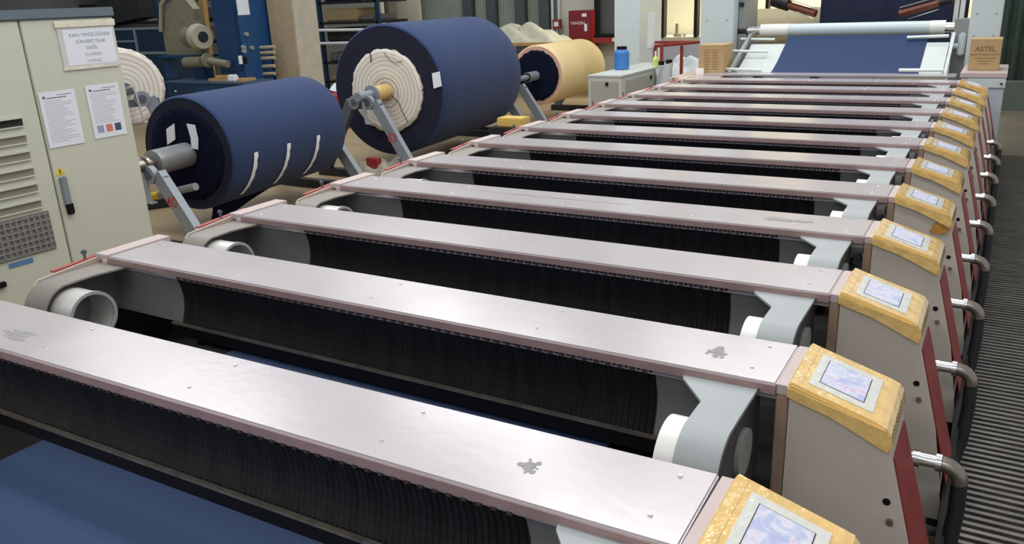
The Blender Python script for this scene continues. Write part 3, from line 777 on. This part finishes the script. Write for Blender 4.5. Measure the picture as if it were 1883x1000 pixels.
# main roller
rl = thing('long_roller', 'long pale horizontal roller with chrome ends above the sloping tray', 'roller', (1.3, 9.3, 1.41))
MB().cyl((-.82, 0, 0), (.92, 0, 0), .072, 32).build('roller_body', mat('roller_pale', srgb(190, 206, 208), .35), rl)
for (a, b) in ((-.95, -.62), (.90, 1.05)):
    MB().cyl((a, 0, 0), (b, 0, 0), .075, 32).build('roller_wrap', mat('wrap_white', srgb(226, 230, 220), .5, 0, .04, 30), rl)
for (a, b) in ((-1.15, -.95), (1.05, 1.21)):
    MB().cyl((a, 0, 0), (b, 0, 0), .055, 28).build('roller_end', m_chrome, rl)
# columns of the infeed
for (xa, xb, lab) in ((-.33, .08, 'pale grey machine column on the left of the infeed roller'), (2.585, 2.88, 'pale grey machine column on the right of the infeed roller, above the lettered carton')):
    cl = thing('machine_column', lab, 'column', ((xa+xb)/2, 9.2, 0), 'pale columns of the infeed')
    hw = (xb-xa)/2
    MB().box(-hw, hw, -.15, .35, 0, 3.2, .006).build('column_body', m_pale, cl)
    for dx in (-.6, .6):
        for z in (1.55, 1.2 if xa < 0 else 1.33): MB().cyl((dx*hw, -.150, z), (dx*hw, -.156, z), .008, 8).build('screw', m_paled, cl)
g = thing('roller_bracket', 'dark grey upright bracket carrying the left end of the infeed roller', 'bracket', (.12, 9.32, 0))
MB().box(-.035, .07, -.08, .4, 1.0, 2.4, .004).build('upright', m_paled, g)
MB().cyl((.07, -.03, 1.41), (-.05, -.03, 1.41), .06, 16).build('bearing', m_darkm, g)
MB().cyl((0, -.1, 1.72), (0, -.07, 1.72), .03, 12).build('bolt', m_darkm, g)
g = thing('roller_bracket', 'white bracket between the right column and the infeed roller', 'bracket', (2.5, 9.1, 0))
MB().box(.0, .07, -.0, .06, 1.12, 1.36, .015).cyl((-.14, .02, 1.22), (.0, .02, 1.22), .03, 14).build('bracket_body', m_pale, g)
MB().box(-.06, .09, .1, .3, .5, 1.5).build('back_plate', m_paled, g)
# upper beam, dark fabric behind, guide rollers, posts
o = MB().box(.12, 2.4, 9.9, 10.05, 1.80, 1.88, .005).build('upper_crossbeam', m_paled); tag(o, 'grey crossbeam over the infeed at the top of the picture', 'crossbeam')
cols = []
for k in range(25): cols.append((.78+1.72*k/24, 10.6+.02*math.sin(k*1.1)))
o = MB().shell([[(x, y, z) for (x, y) in cols] for z in (1.0, 1.6, 2.6)], (0, -.01, 0)).build('hanging_fabric', mat('navy_dark_cloth', srgb(22, 30, 58), .85, 0, .1, 6)); tag(o, 'dark navy fabric hanging behind the infeed roller', 'fabric')
for k, (A_, B_, lab) in enumerate((((1450, 10), (1500, 25), 'copper coloured guide roller, left one behind the infeed'), ((1655, 25), (1728, 5), 'copper coloured guide roller, right one behind the infeed'))):
    a, b = at(*A_, 'y', 9.8), at(*B_, 'y', 9.7)
    g = thing('guide_roller', lab, 'roller', a, 'copper guide rollers')
    MB().cyl((0, 0, 0), b-a, .045, 20).build('roller_body', m_copper, g)
    e = (b-a).normalized()
    (MB().cyl(-e*.22, -e*.0, .07, 16) if k == 0 else MB().cyl(b-a, b-a+e*.14, .05, 16)).build('roller_motor', m_darkm, g)
    MB().beam(Vector((0, -.02, .07)), b-a+Vector((0, -.02, .07)), .012, .05).beam(Vector((.1, -.05, -.06)), b-a+Vector((0, -.05, -.07)), .01, .02).build('roller_guard', m_chrome, g)
for k, px in enumerate((1757, 1768)):
    q = at(px, 30, 'y', 10.1)
    o = MB().box(q.x-.025, q.x+.025, 10.1, 10.15, 0.0, 2.8).build('white_post', m_white); tag(o, 'thin white upright post right of the dark fabric, %s' % ('left of the pair' if k == 0 else 'right of the pair'), 'post', 'white posts behind the infeed')
q = at(1432, 40, 'y', 11.2)
g = thing('cloth_roll', 'beige cloth roll behind the left end of the infeed roller', 'cloth roll', (q.x, 11.2, .0), 'cloth rolls on stands')
MB().cyl((-.35, 0, 1.32), (.7, 0, 1.32), .3, 40).build('outer_wrap', mat('beige_roll', srgb(168, 158, 128), .9, 0, .04, 10), g)
MB().box(-.3, -.2, -.1, .1, 0, 1.1).box(.5, .6, -.1, .1, 0, 1.1).build('leg', m_darkm, g)

# end block on the right with carton
eb = thing('end_cabinet', 'pale grey end cabinet at the far right carrying the lettered carton', 'cabinet', (2.8, 8.1, 0))
MB().box(-.19, .19, 0, .95, 0, .99, .006).build('body', mat('end_cab', srgb(176, 184, 190), .5, 0, .03, 5), eb)
MB().box(-.20, .2, -.01, .96, .99, 1.035, .004).build('top', m_plate2, eb)
MB().box(-.13, .195, -.016, -.01, .90, .985).build('front_strip', m_pale, eb)
MB().box(.15, .17, -.03, -.014, .93, .945).build('knob', m_darkm, eb)
q0, q1 = at(1779, 126, 'y', 8.35), at(1845, 68, 'y', 8.35)
cx = thing('cardboard_box', 'brown cardboard carton printed ASTEL on the end cabinet at the right', 'box', (q0.x, 8.35, 1.0355), 'cardboard cartons at the infeed')
Wc, Hc = q1.x-q0.x, .30
MB().box(0, Wc, 0, .35, 0, Hc, .003).build('carton', m_cartn, cx)
text('carton_text', 'ASTEL', .066, m_cartd, (Wc/2, -.001, Hc-.115), (1, 0, 0), (0, 0, 1), cx, bold=.001)
text('carton_text', 'REAKTIF BASKI BOYA', .026, m_cartd, (Wc/2, -.001, Hc-.155), (1, 0, 0), (0, 0, 1), cx)
mb = MB()
for k in range(3): mb.box(Wc/2-.09+.02*k, Wc/2+.09-.02*k, -.0015, 0, Hc-.185-.026*k, Hc-.179-.026*k)
mb.build('carton_lines', m_cartd, cx)
# left table strip and second carton
o = MB().box(-.33, .23, 7.95, 8.75, .90, .975, .004).box(-.30, .20, 7.95, 8.7, .0, .90).build('side_table', m_plate); tag(o, 'beige side table at the far left end of the machine carrying a cardboard carton', 'table')
q0 = at(1284, 127, 'y', 8.35)
c2 = thing('cardboard_box', 'brown cardboard carton with lines of small print beside the left infeed column', 'box', (q0.x, 8.35, .976), 'cardboard cartons at the infeed')
MB().box(0, .30, 0, .35, 0, .33, .003).build('carton', m_cartn, c2)
mb = MB()
for k in range(9): mb.box(.06, .13, -.0015, 0, .06+.026*k, .066+.026*k).box(.16, .23, -.0015, 0, .06+.026*k, .066+.026*k)
mb.build('carton_lines', m_cartd, c2)
o = MB().box(q0.x-.01, q0.x+.08, 8.30, 8.345, .976, 1.05).build('white_tag', m_white); tag(o, 'small white box standing in front of the carton with small print', 'box')
o = MB().box(-.33, -.10, 7.0, 7.94, .86, .93, .004).box(-.30, -.14, 7.05, 7.94, 0, .86).build('side_ledge', m_plate); tag(o, 'pale ledge along the left edge of the machine before the side table', 'ledge')

# ------------------------------------------------------------------ background on the right: pale pillar, lit room, railing
q = at(1130, 60, 'y', 10.6); q2 = at(1176, 60, 'y', 10.6)
o = MB().box(q.x, q2.x, 10.6, 11.5, 0, 4.5).build('pale_pillar', m_pale); tag(o, 'wide pale blue-grey pillar cabinet behind the blue drum', 'pillar')
o = MB().box(q2.x+.0, q2.x+.006, 10.9, 11.2, 1.1, 1.62).build('wall_notice', m_paper); tag(o, 'pale sheet fixed on the side of the wide pillar', 'notice')
YR = 13.2
m_cream2 = mat('room_wall', srgb(232, 220, 170), .8, 0, .03, 3)
ra = at(1195, 0, 'y', YR).x; rb = 2.6
zs = 1.14
struct('wall_right', MB().box(ra-.3, rb-.02, YR, YR+.12, 0, zs).box(ra-.3, rb-.02, YR, YR+.12, 2.6, 5), mat('low_wall', srgb(176, 168, 146), .8, 0, .05, 4))
struct('wall_room', MB().box(ra-.5, rb-.0, YR+2.6, YR+2.7, 0, 4), m_cream2)
struct('floor_room', MB().box(ra-.3, rb-.02, YR+.12, YR+2.6, .0, .05), m_cream2)
area('room_light', (.3, YR+1.2, 3.5), (5.5, 1.4), 420, (1, .92, .70))
for k, (pa, pb_) in enumerate(((1216, 1222), (1277, 1283), (1407, 1413))):
    a, b = at(pa, 30, 'y', YR).x, at(pb_, 30, 'y', YR).x
    struct('window_%d' % (k+1), MB().box(a, b, YR-.03, YR+.12, zs, 2.6), m_blackmat)
a = at(1203, 30, 'y', YR).x
struct('trim_1', MB().box(a, at(1212, 30, 'y', YR).x, YR-.01, YR+.1, zs, 2.6), mat('brown_frame', srgb(92, 86, 74), .7))
struct('window_4', MB().box(at(1395, 30, 'y', YR).x-.3, at(1395, 30, 'y', YR).x-.2, YR-.03, YR+.12, zs, 2.6), m_paled)
cu = thing('wall_shelf_unit', 'pale cupboard high on the wall inside the lit room', 'cupboard', (at(1265, 2, 'y', YR+2.3).x, YR+2.3, 1.9))
MB().box(-.6, .8, 0, .28, 0, .6).build('body', mat('cup_cream', srgb(240, 232, 196), .7), cu); MB().box(-.6, .8, -.01, .3, -.02, 0).build('shelf', m_wood, cu)
tb = thing('room_table', 'cream worktop with small bottles inside the lit room', 'table', (at(1250, 60, 'y', YR+1).x-.35, YR+1, 0))
MB().box(-.9, .75, -.3, .5, 1.04, 1.10).build('tabletop', m_cream2, tb); MB().box(-.8, -.7, -.2, .4, .05, 1.04).box(.6, .7, -.2, .4, .05, 1.04).build('leg', m_wood, tb)
for k, (px, hh) in enumerate(((1242, .06), (1245, .24), (1251, .05), (1259, .05))):
    q = at(px, 52, 'y', YR+.8); q.z = 1.101
    tag(MB().cyl(q, q+Vector((0, 0, hh)), .03, 12).build('small_bottle', m_khaki), ('short dark jar', 'tall beige bottle', 'low dark jar', 'low round jar')[k]+' on the worktop in the lit room, '+('leftmost', 'second from the left', 'third from the left', 'rightmost')[k], 'bottle', 'jars on the lit worktop')
# person in the lit room
def skin(name, joints, edges, m, parent, sub=2):
    me = bpy.data.meshes.new(name); me.from_pydata([j[0] for j in joints], edges, [])
    o = bpy.data.objects.new(name, me); C.objects.link(o)
    md = o.modifiers.new('skin', 'SKIN'); md.use_smooth_shade = True
    for v, j in zip(me.skin_vertices[0].data, joints): v.radius = (j[1], j[1]*(j[2] if len(j) > 2 else 1))
    me.skin_vertices[0].data[0].use_root = True
    o.modifiers.new('sub', 'SUBSURF').levels = sub; o.modifiers['sub'].render_levels = sub
    me.materials.append(m); o.parent = parent
    return o
hq = at(1297, 28, 'y', YR+.6)
pr_ = thing('person', 'person with dark hair in a green top, leaning over inside the lit room', 'person', (hq.x+.1, YR+.55, .05))
H = hq.z-.05
J = [((.25, .1, .92), .14, .8), ((.2, .05, 1.1), .13, .8), ((.12, 0, H-.26), .15, .7), ((.06, -.03, H-.15), .055), ((.02, -.05, H-.04), .085, 1.1), ((.0, -.06, H+.06), .075, 1.1),
     ((-.02, -.05, H-.30), .05), ((-.12, -.1, H-.42), .042), ((-.25, -.2, H-.46), .032), ((-.31, -.22, H-.46), .03),
     ((.3, -.0, H-.30), .05), ((.34, -.1, H-.48), .042), ((.2, -.25, H-.5), .03),
     ((.17, .08, .75), .09), ((.16, .06, .45), .065), ((.16, .1, .06), .045), ((.14, -.04, .03), .035),
     ((.35, .1, .75), .09), ((.36, .08, .45), .065), ((.36, .12, .06), .045), ((.35, -.02, .03), .035)]
Eg = [(0, 1), (1, 2), (2, 3), (3, 4), (4, 5), (2, 6), (6, 7), (7, 8), (8, 9), (2, 10), (10, 11), (11, 12), (0, 13), (13, 14), (14, 15), (15, 16), (0, 17), (17, 18), (18, 19), (19, 20)]
skin('body', J, Eg, m_skin, pr_)
skin('shirt', [((.25, .1, .90), .16, .85), ((.2, .05, 1.1), .15, .85), ((.12, 0, H-.26), .165, .75), ((-.02, -.05, H-.30), .062), ((.3, 0, H-.30), .062), ((.33, -.07, H-.4), .055)], [(0, 1), (1, 2), (2, 3), (2, 4), (4, 5)], m_greencl, pr_)
skin('hair', [((.04, 0, H-.03), .085), ((.02, -.02, H+.07), .088), ((.05, .03, H+.03), .08)], [(0, 2), (2, 1)], m_hair, pr_)
# railing
rr = thing('red_railing', 'red metal railing frame in front of the lit room', 'railing', (0, 10.4, 0))
A0, A1 = at(1205, 78, 'y', 11.2), at(1290, 77, 'y', 11.2); B0, B1 = at(1205, 85, 'y', 10.2), at(1290, 77, 'y', 11.2)
def rel(p): return Vector(p)-Vector((0, 10.4, 0))
MB().beam(rel(A0), rel(A1), .04, .04).beam(rel(B0), rel(B1), .04, .04).build('rail', m_red, rr)
for (px, yy_) in ((1217, 10.25), (1254, 10.75), (1206, 11.2)):
    q = at(px, 84, 'y', yy_); MB().beam(rel((q.x, yy_, q.z)), rel((q.x, yy_, 0)), .04, .04, (1, 0, 0)).build('post', m_red, rr)
q = at(1235, 105, 'y', 11.4); q.x += .33
heap('white_sack', m_cloth, q.x, 11.5, q.z-.35, .55, .3, .42, 'white sacks piled behind the red railing', 'sacks', 5)
tag(MB().box(q.x-.6, q.x+.7, 11.2, 11.8, 0, q.z-.352).build('pallet_stack', mat('dim_pallet', srgb(72, 56, 52), .8, 0, .2, 5)), 'dark low pallet under the white sacks behind the red railing', 'pallet')
tag(MB().box(q.x-1.0, 1.6, 12.6, 12.63, 0, 1.1).build('grey_sheet', mat('grey_sheeting', srgb(164, 166, 176), .6, 0, .08, 3)), 'grey sheeting hung below the lit room opening', 'sheet')
# dark green curtain on the far right
rows = [[(2.6+.035*k, 13.6+.05*math.sin(k*1.3), z) for k in range(80)] for z in (.1, 1.5, 4)]
tag(MB().shell(rows, (0, -.02, 0)).build('dark_curtain', m_green), 'dark green strip curtain at the far right behind the cartons', 'curtain')
tag(MB().box(2.7, 5.5, 13.35, 13.5, 0, .42).build('curtain_base', mat('greenish_base', srgb(92, 104, 96), .7)), 'pale low wall below the dark green curtain', 'low wall')

# ------------------------------------------------------------------ background on the left
# corrugated translucent wall and fittings
YB = 15
qa, qb = at(770, 50, 'y', YB).x, at(1048, 50, 'y', YB).x
rows = []; n = 240
for z in (1.0, 4.5): rows.append([(qa+(qb-qa)*k/n, YB-.06-.02*math.sin(k*PI/2.), z) for k in range(n+1)])
struct('wall_back_corrugated', MB().sheet(rows, False), mat('corrugated_pale', srgb(150, 160, 148), .6, 0, .05, 3))
for px in (770, 862, 905, 958, 1002):
    q = at(px, 40, 'y', YB-.2)
    struct('trim_%d' % px, MB().box(q.x-(.03 if px in (770,) else .12), q.x+(.03 if px in (770,) else .12), YB-.25, YB-.1, 0, 4.5), mat('dark_upright', srgb(66, 76, 78), .6))
for px in (1016, 1028):
    q = at(px, 30, 'y', YB-.2); struct('trim_%d' % px, MB().cyl((q.x, YB-.2, .2), (q.x, YB-.2, 4.5), .03, 10), m_pale)
q = at(1045, 20, 'y', 14.4); q2 = at(1087, 75, 'y', 14.4)
hc = thing('fire_hose_cabinet', 'dark red fire hose cabinet with white lettering on the back wall', 'cabinet', (q.x, 14.4, 0))
Wd = q2.x-q.x
MB().box(0, Wd, 0, .3, q2.z-.5, q.z, .01).build('body', mat('deep_red', srgb(112, 20, 30), .45), hc)
MB().box(.02, Wd-.02, -.015, 0, q2.z-.48, q.z-.02, .004).build('door', mat('deep_red2', srgb(118, 24, 34), .45), hc)
text('cabinet_lettering', 'YANGIN', .085, m_paper, (Wd*.42, -.017, q.z-.27), (1, 0, 0), (0, 0, 1), hc)
MB().box(Wd*.62, Wd*.82, -.017, -.015, q.z-.12, q.z-.06).box(Wd*.72, Wd*.84, -.017, -.015, q.z-.40, q.z-.26).build('sticker', m_paper, hc)
q = at(1023, 45, 'y', 14.6)
al = thing('alarm_box', 'small red and grey alarm call box left of the red cabinet', 'alarm', (q.x, 14.6, q.z))
MB().box(-.03, .03, .02, .08, -q.z, -.08).build('post', m_paled, al)
MB().box(-.09, .09, 0, .08, -.08, .1).build('base', m_red, al); MB().box(-.05, .05, -.01, 0, -.04, .05).build('face', m_paper, al)
q = at(1102, 40, 'y', 14.8); q2 = at(1131, 70, 'y', 14.8)
struct('window_5', MB().box(q.x, q2.x+.3, 14.7, 14.8, 1.15, 4.0), mat('dark_glass', srgb(72, 78, 80), .3))
struct('trim_6', MB().box(q.x-.02, q.x+.07, 14.6, 14.7, 1.1, 4).box(q.x-.3, q2.x+.3, 14.55, 14.7, 1.05, 1.15), m_blackmat)
tag(MB().box(q.x-.35, q2.x+.35, 14.45, 14.55, .98, 1.08).build('red_sill_rail', m_red), 'red rail under the dark window beside the pale pillar', 'rail')
struct('wall_back_low', MB().box(at(1030, 60, 'y', 14.9).x, at(1200, 60, 'y', 14.9).x+1, 14.85, 15.0, 0, 4.5), mat('wall_mid', srgb(196, 196, 184), .8, 0, .03, 3))
q = at(948, 75, 'y', 13.4)
tt = thing('long_table', 'long table under a dusty cloth heap by the back wall', 'table', (q.x, 13.4, 0))
MB().box(-1.6, 1.0, -.3, .5, q.z-.08, q.z-.02).build('tabletop', m_wood, tt)
for dx in (-1.5, -.2, .9): MB().box(dx-.03, dx+.03, -.25, -.19, 0, q.z-.08).build('leg', m_darkm, tt)
heap('dust_sheet', m_tarp, q.x-.05, 13.5, q.z-.02, 1.05, .35, .36, 'dusty beige sheet heaped over goods on the long table', 'sheet', 11, rough=.3)
q = at(745, 30, 'y', 14.0)
struct('wall_back_panel', MB().box(at(724, 30, 'y', 14.0).x, at(771, 30, 'y', 14.0).x, 14.0, 14.1, 0, 4.5), mat('cream_panel', srgb(190, 186, 166), .8, 0, .03, 3))
tag(MB().box(at(708, 30, 'y', 13.8).x, at(722, 30, 'y', 13.8).x, 13.7, 13.9, 0, 4.5).build('grey_upright', mat('upr_brown', srgb(120, 112, 100), .7)), 'brownish grey upright left of the cream wall panel', 'post')
tag(MB().box(at(697, 30, 'y', 13.6).x, at(705, 30, 'y', 13.6).x, 13.55, 13.65, 0, 4.5).build('white_upright', m_white), 'narrow white upright left of the cream wall panel', 'post')

# concrete column
xa1, xb1 = at(497, 60, 'y', 9.2).x, at(541, 60, 'y', 9.2).x
dp = at(587, 60, 'x', xb1).y-9.2
col = thing('concrete_column', 'square concrete column with shade-toned tan left face behind the taped navy roll', 'column', (xa1, 9.2, 0))
MB().box(0, xb1-xa1, .02, dp, 0, 5, .012).build('shaft', m_conc, col)
MB().box(.002, xb1-xa1-.004, 0, .02, 0, 5).build('tan_shade_face', m_concb, col)  # light and shade of the column's two faces put into their colours

# blue machine: cabinet column, hood, motor, desk
YM = 8.6
def B(px, py, y=YM): return at(px, py, 'y', y)
bmc = thing('blue_machine_cabinet', 'tall dark blue machine cabinet with switches and a white sheet', 'cabinet', (B(440, 100).x, YM, 0))
oX = B(440, 100).x
xl, xr = B(392, 40).x-oX, B(438, 40).x-oX
MB().box(xl, xr-.02, 0, .75, .5, 3.4, .01).build('body', m_dblue, bmc)
MB().box(xl+.04, xr-.06, -.015, 0, .95, 3.3, .005).build('door', mat('door_blue', srgb(22, 56, 94), .45, .1), bmc)
MB().box(xr-.02, xr, 0.0, .78, .42, 3.4, .008).build('side_cover', mat('machine_blue_bright', srgb(26, 72, 120), .45, .1, .06, 4), bmc)
def side(px, py): p = at(px, py, 'x', oX+xr); return p.y-YM, p.z
ya, za = side(438, 28); yb_, zb_ = side(456, 2)
MB().box(xr, xr+.006, ya, yb_, za, zb_+.5).build('white_sheet', m_cloth, bmc)
for (px, py) in ((451, 63), (446, 87), (447, 94), (461, 88)):
    ya, za = side(px, py); MB().cyl((xr, ya, za), (xr+.05, ya, za), .035, 12).build('switch', m_paled, bmc)
ya, za = side(440, 118); yb_, zb_ = side(443, 102)
MB().box(xr, xr+.01, ya, yb_+.01, za, zb_).build('label_strip', m_cloth, bmc)
ya, za = side(446, 117); yb_, zb_ = side(452, 104)
MB().box(xr, xr+.02, ya, yb_, za, zb_).build('socket_block', m_blackmat, bmc)
dk = thing('blue_workbench', 'dark blue bench with drawers below the beige motor', 'bench', (B(375, 160).x, YM-.3, 0))
oD = B(375, 160).x
xa, xb = B(309, 160, YM-.3).x-oD, B(450, 160, YM-.3).x-oD
zt_ = B(375, 150, YM-.3).z
MB().box(xa, xb, 0, .6, 0, zt_-.03).build('body', m_dblue, dk); MB().box(xa-.03, xb+.03, -.03, .63, zt_-.03, zt_).build('top', mat('bench_top', srgb(60, 84, 104), .5), dk)
for k in range(2):
    a_ = xa+.06+(xb-xa-.08)*k/2*1.3; 
    dd = MB().box(a_, a_+(xb-xa)*.33, -.012, 0, zt_-.55, zt_-.1).build('drawer', m_dblue2, dk)
    MB().cyl((a_+.15, -.012, zt_-.17), (a_+.15, -.03, zt_-.17), .015, 10).build('knob', m_cloth, dd)
tag(MB().box(oD+xa+.95, oD+xb-.15, YM-.2, YM+.1, zt_, zt_+.04).beam((oD+xa+1.1, YM-.15, zt_+.07), (oD+xb-.5, YM, zt_+.07), .04, .05, (0, 0, 1)).build('wood_board', m_wood), 'wooden board lying on the dark blue bench', 'board')
q = B(427, 138, YM-.2); tag(MB().box(q.x-.08, q.x+.1, YM-.25, YM-.15, zt_, zt_+.11, .02).build('white_rag', m_cloth), 'small white rag on the right end of the blue bench', 'rag')
mo = thing('electric_motor', 'beige electric motor on a curved hood above the blue bench', 'motor', B(360, 68, YM-.1))
MB().cyl((-.30, .1, 0), (.12, 0, 0), .17, 24).build('motor_body', m_khaki, mo)
MB().cyl((.10, -.02, 0), (.24, -.05, 0), .22, 28, r2=.19).build('fan_cover', mat('fan_pale', srgb(166, 162, 142), .5, .1), mo)
MB().cyl((.24, -.05, 0), (.25, -.052, 0), .09, 20).build('fan_hub', m_darkm, mo)
MB().cyl((-.35, 0, -.42), (.15, -.05, -.40), .09, 18).cyl((.25, -.05, -.38), (.75, -.05, -.44), .06, 14).cyl((.24, -.05, -.38), (.30, -.05, -.38), .12, 16).build('gear_tube', m_khaki, mo)
MB().box(-.12, .1, -.05, .1, .16, .26).build('terminal_box', m_khaki, mo)
hd = thing('curved_hood', 'khaki curved hood plate standing behind the electric motor', 'hood', B(330, 90)+Vector((-.12, 0, 0)))
pts = []
q = B(330, 90); zb0 = B(320, 102).z-q.z
poly = [(-.45, zb0-.0), (-.45, .25), (-.38, .55), (-.2, .78), (.05, .85), (.3, .80), (.45, .65), (.5, zb0)]
MB().prism(poly, 'y', .15, .3).build('hood_plate', m_khaki, hd)
MB().tube([(-.43, .1, .3), (-.3, .1, .75), (.1, .1, 1.05), (.6, .1, 1.35), (1.2, .1, 1.42)], .035, 10).build('curved_pipe', mat('pale_pipe', srgb(150, 146, 124), .5), hd)
MB().box(-.5, -.35, .1, .25, -q.z+zt_, zb0).box(.25, .55, .1, .3, -q.z+zt_, zb0).box(-.5, .75, .0, .3, zb0-.04, zb0).build('pedestal', m_dblue, hd)
# blue duct behind cabinet with frame lines
q0, q1 = B(196, 52, 9.6), B(322, 98, 9.6)
du = thing('blue_duct_housing', 'long dark blue duct housing with grey edge strips behind the off-white roll', 'duct', (q0.x, 9.6, 0))
MB().box(-1.5, q1.x-q0.x, 0, .8, .3, q0.z).build('body', m_dblue2, du)
mb = MB(); zlo = B(250, 97, 9.6).z
mb.box(-1.5, q1.x-q0.x, -.02, 0, q0.z-.05, q0.z).box(-1.5, q1.x-q0.x, -.02, 0, zlo-.03, zlo+.02)
x_ = B(251, 75, 9.6).x-q0.x; mb.box(x_-.03, x_+.03, -.022, 0, zlo, q0.z).box(-1.5, x_, -.02, 0, B(230, 76, 9.6).z-.02, B(230, 76, 9.6).z+.02)
mb.build('edge_strip', mat('strip_grey', srgb(116, 130, 140), .5), du)
# blue bent pipe, wood posts, shelving clutter
g = thing('bent_pipe', 'thick dark blue bent duct pipe above the duct housing', 'pipe', (0, 0, 0))
MB().tube([B(300, -40, 9.7), B(300, 0, 9.7), B(305, 20, 9.7), B(318, 35, 9.75), B(320, 60, 9.8)], .22, 20).build('pipe', mat('pipe_blue', srgb(24, 48, 66), .45), g)
for k, px in enumerate((291, 353, 373)):
    a, b = B(px, -20, 10.6), B(px+(5 if k == 0 else 0), 48, 10.6)
    tag(MB().beam((a.x, 10.6, 3.5), (b.x, 10.6, 0), .14, .1).build('wooden_post', m_wood), ('slanting wooden post left of the bent blue pipe', 'wooden post right of the bent blue pipe', 'wooden post just left of the tall blue cabinet')[k], 'post', 'wooden posts behind the blue machine')
def rackobj(px0, px1, y, zlist, label, mats, seed, posts=True):
    x0_, x1_ = at(px0, 40, 'y', y).x, at(px1, 40, 'y', y).x
    t = thing('storage_rack', label, 'rack', (x0_, y, 0), 'storage racks at the back'); W = x1_-x0_
    for z in zlist: MB().box(0, W, 0, 1.0, z-.05, z).build('shelf', m_darkm, t)
    for xx in (0, W): MB().box(xx-.04, xx+.04, 0, .06, 0, 3.6).build('upright', m_dblue2, t)
    return x0_, x1_
rnd = random.Random(12)
xa_, xb_ = rackobj(120, 400, 11.6, (1.3, 1.75, 2.2, 2.7), 'dark storage rack behind the blue duct housing', None, 1)
xc_, xd_ = rackobj(470, 520, 11.8, (.5, .9, 1.3, 1.75, 2.2, 2.7), 'dark storage rack left of the concrete column', None, 2)
xe_, xf_ = rackobj(588, 694, 12.2, (.4, .8, 1.2, 1.6, 2.0, 2.5), 'dark storage rack right of the concrete column', None, 3)
pal = [(m_dark, 'dark'), (mat('bundle_tan', srgb(150, 132, 100), .9, 0, .1, 8), 'tan'), (mat('bundle_grey', srgb(92, 94, 92), .9, 0, .1, 8), 'grey'), (m_tarp, 'pale'), (m_dblue2, 'blue')]
def bundles(x0_, x1_, y, shelves, where, step=.8):
    for si, z in enumerate(shelves):
        x = x0_+.1; j = 0
        while x < x1_-.3:
            wd = rnd.uniform(.4, step); hh = rnd.uniform(.12, .3); m, cn = pal[rnd.randrange(len(pal))]
            wd = min(wd, x1_-x-.1)
            o = MB().box(x, x+wd, y+.05, y+.8, z+.001, z+hh, .03).build('cloth_bundle', m)
            tag(o, '%s bundle, %s, %s' % (cn, ('lowest shelf', 'second shelf', 'third shelf', 'fourth shelf', 'fifth shelf', 'top shelf')[si]+(' at left', ' second along', ' third along', ' fourth along', ' fifth along', ' sixth along')[min(j, 5)], where), 'bundle', 'cloth bundles %s' % where)
            x += wd+rnd.uniform(.03, .2); j += 1
bundles(xa_+3.0, xb_, 11.6, (1.3, 1.75, 2.2), 'rack behind the blue duct', 1.3)
bundles(xc_, xd_, 11.8, (.5, .9, 1.3, 1.75), 'rack left of the concrete column')
bundles(xe_, xf_, 12.2, (.4, .8, 1.2, 1.6, 2.0), 'rack right of the concrete column', 1.2)
tag(MB().beam(B(200, 25, 10.2), B(275, 8, 10.2)+Vector((0, 0, .0)), .5, .5).build('dark_ledge', m_dark), 'dark overhead beam behind the cabinet top', 'beam')
for k, py in enumerate((88, 98, 108, 123, 137)):
    a, b = at(470, py, 'y', 9.0), at(505, py-2, 'y', 9.0)
    tag(MB().cyl(a, b, .03, 10).build('thin_pole', mat('pole_tan', srgb(170, 160, 130), .6)), 'thin pale pole beside the tall blue cabinet, %s of five' % ('top', 'second', 'middle', 'fourth', 'lowest')[k], 'pole', 'thin poles by the blue cabinet')
for k, (py, x0p, x1p) in enumerate(((56, 590, 672), (80, 592, 640))):
    a, b = at(x0p-6, py, 'y', 12.16), at(x1p+(30 if k else 26), py-2, 'y', 12.16)
    tag(MB().cyl(a, b, .03, 10).build('thin_pole', m_cloth), ('long white pole in front of the rack right of the concrete column', 'short white pole in front of the rack right of the concrete column')[k], 'pole', 'poles by the right rack')
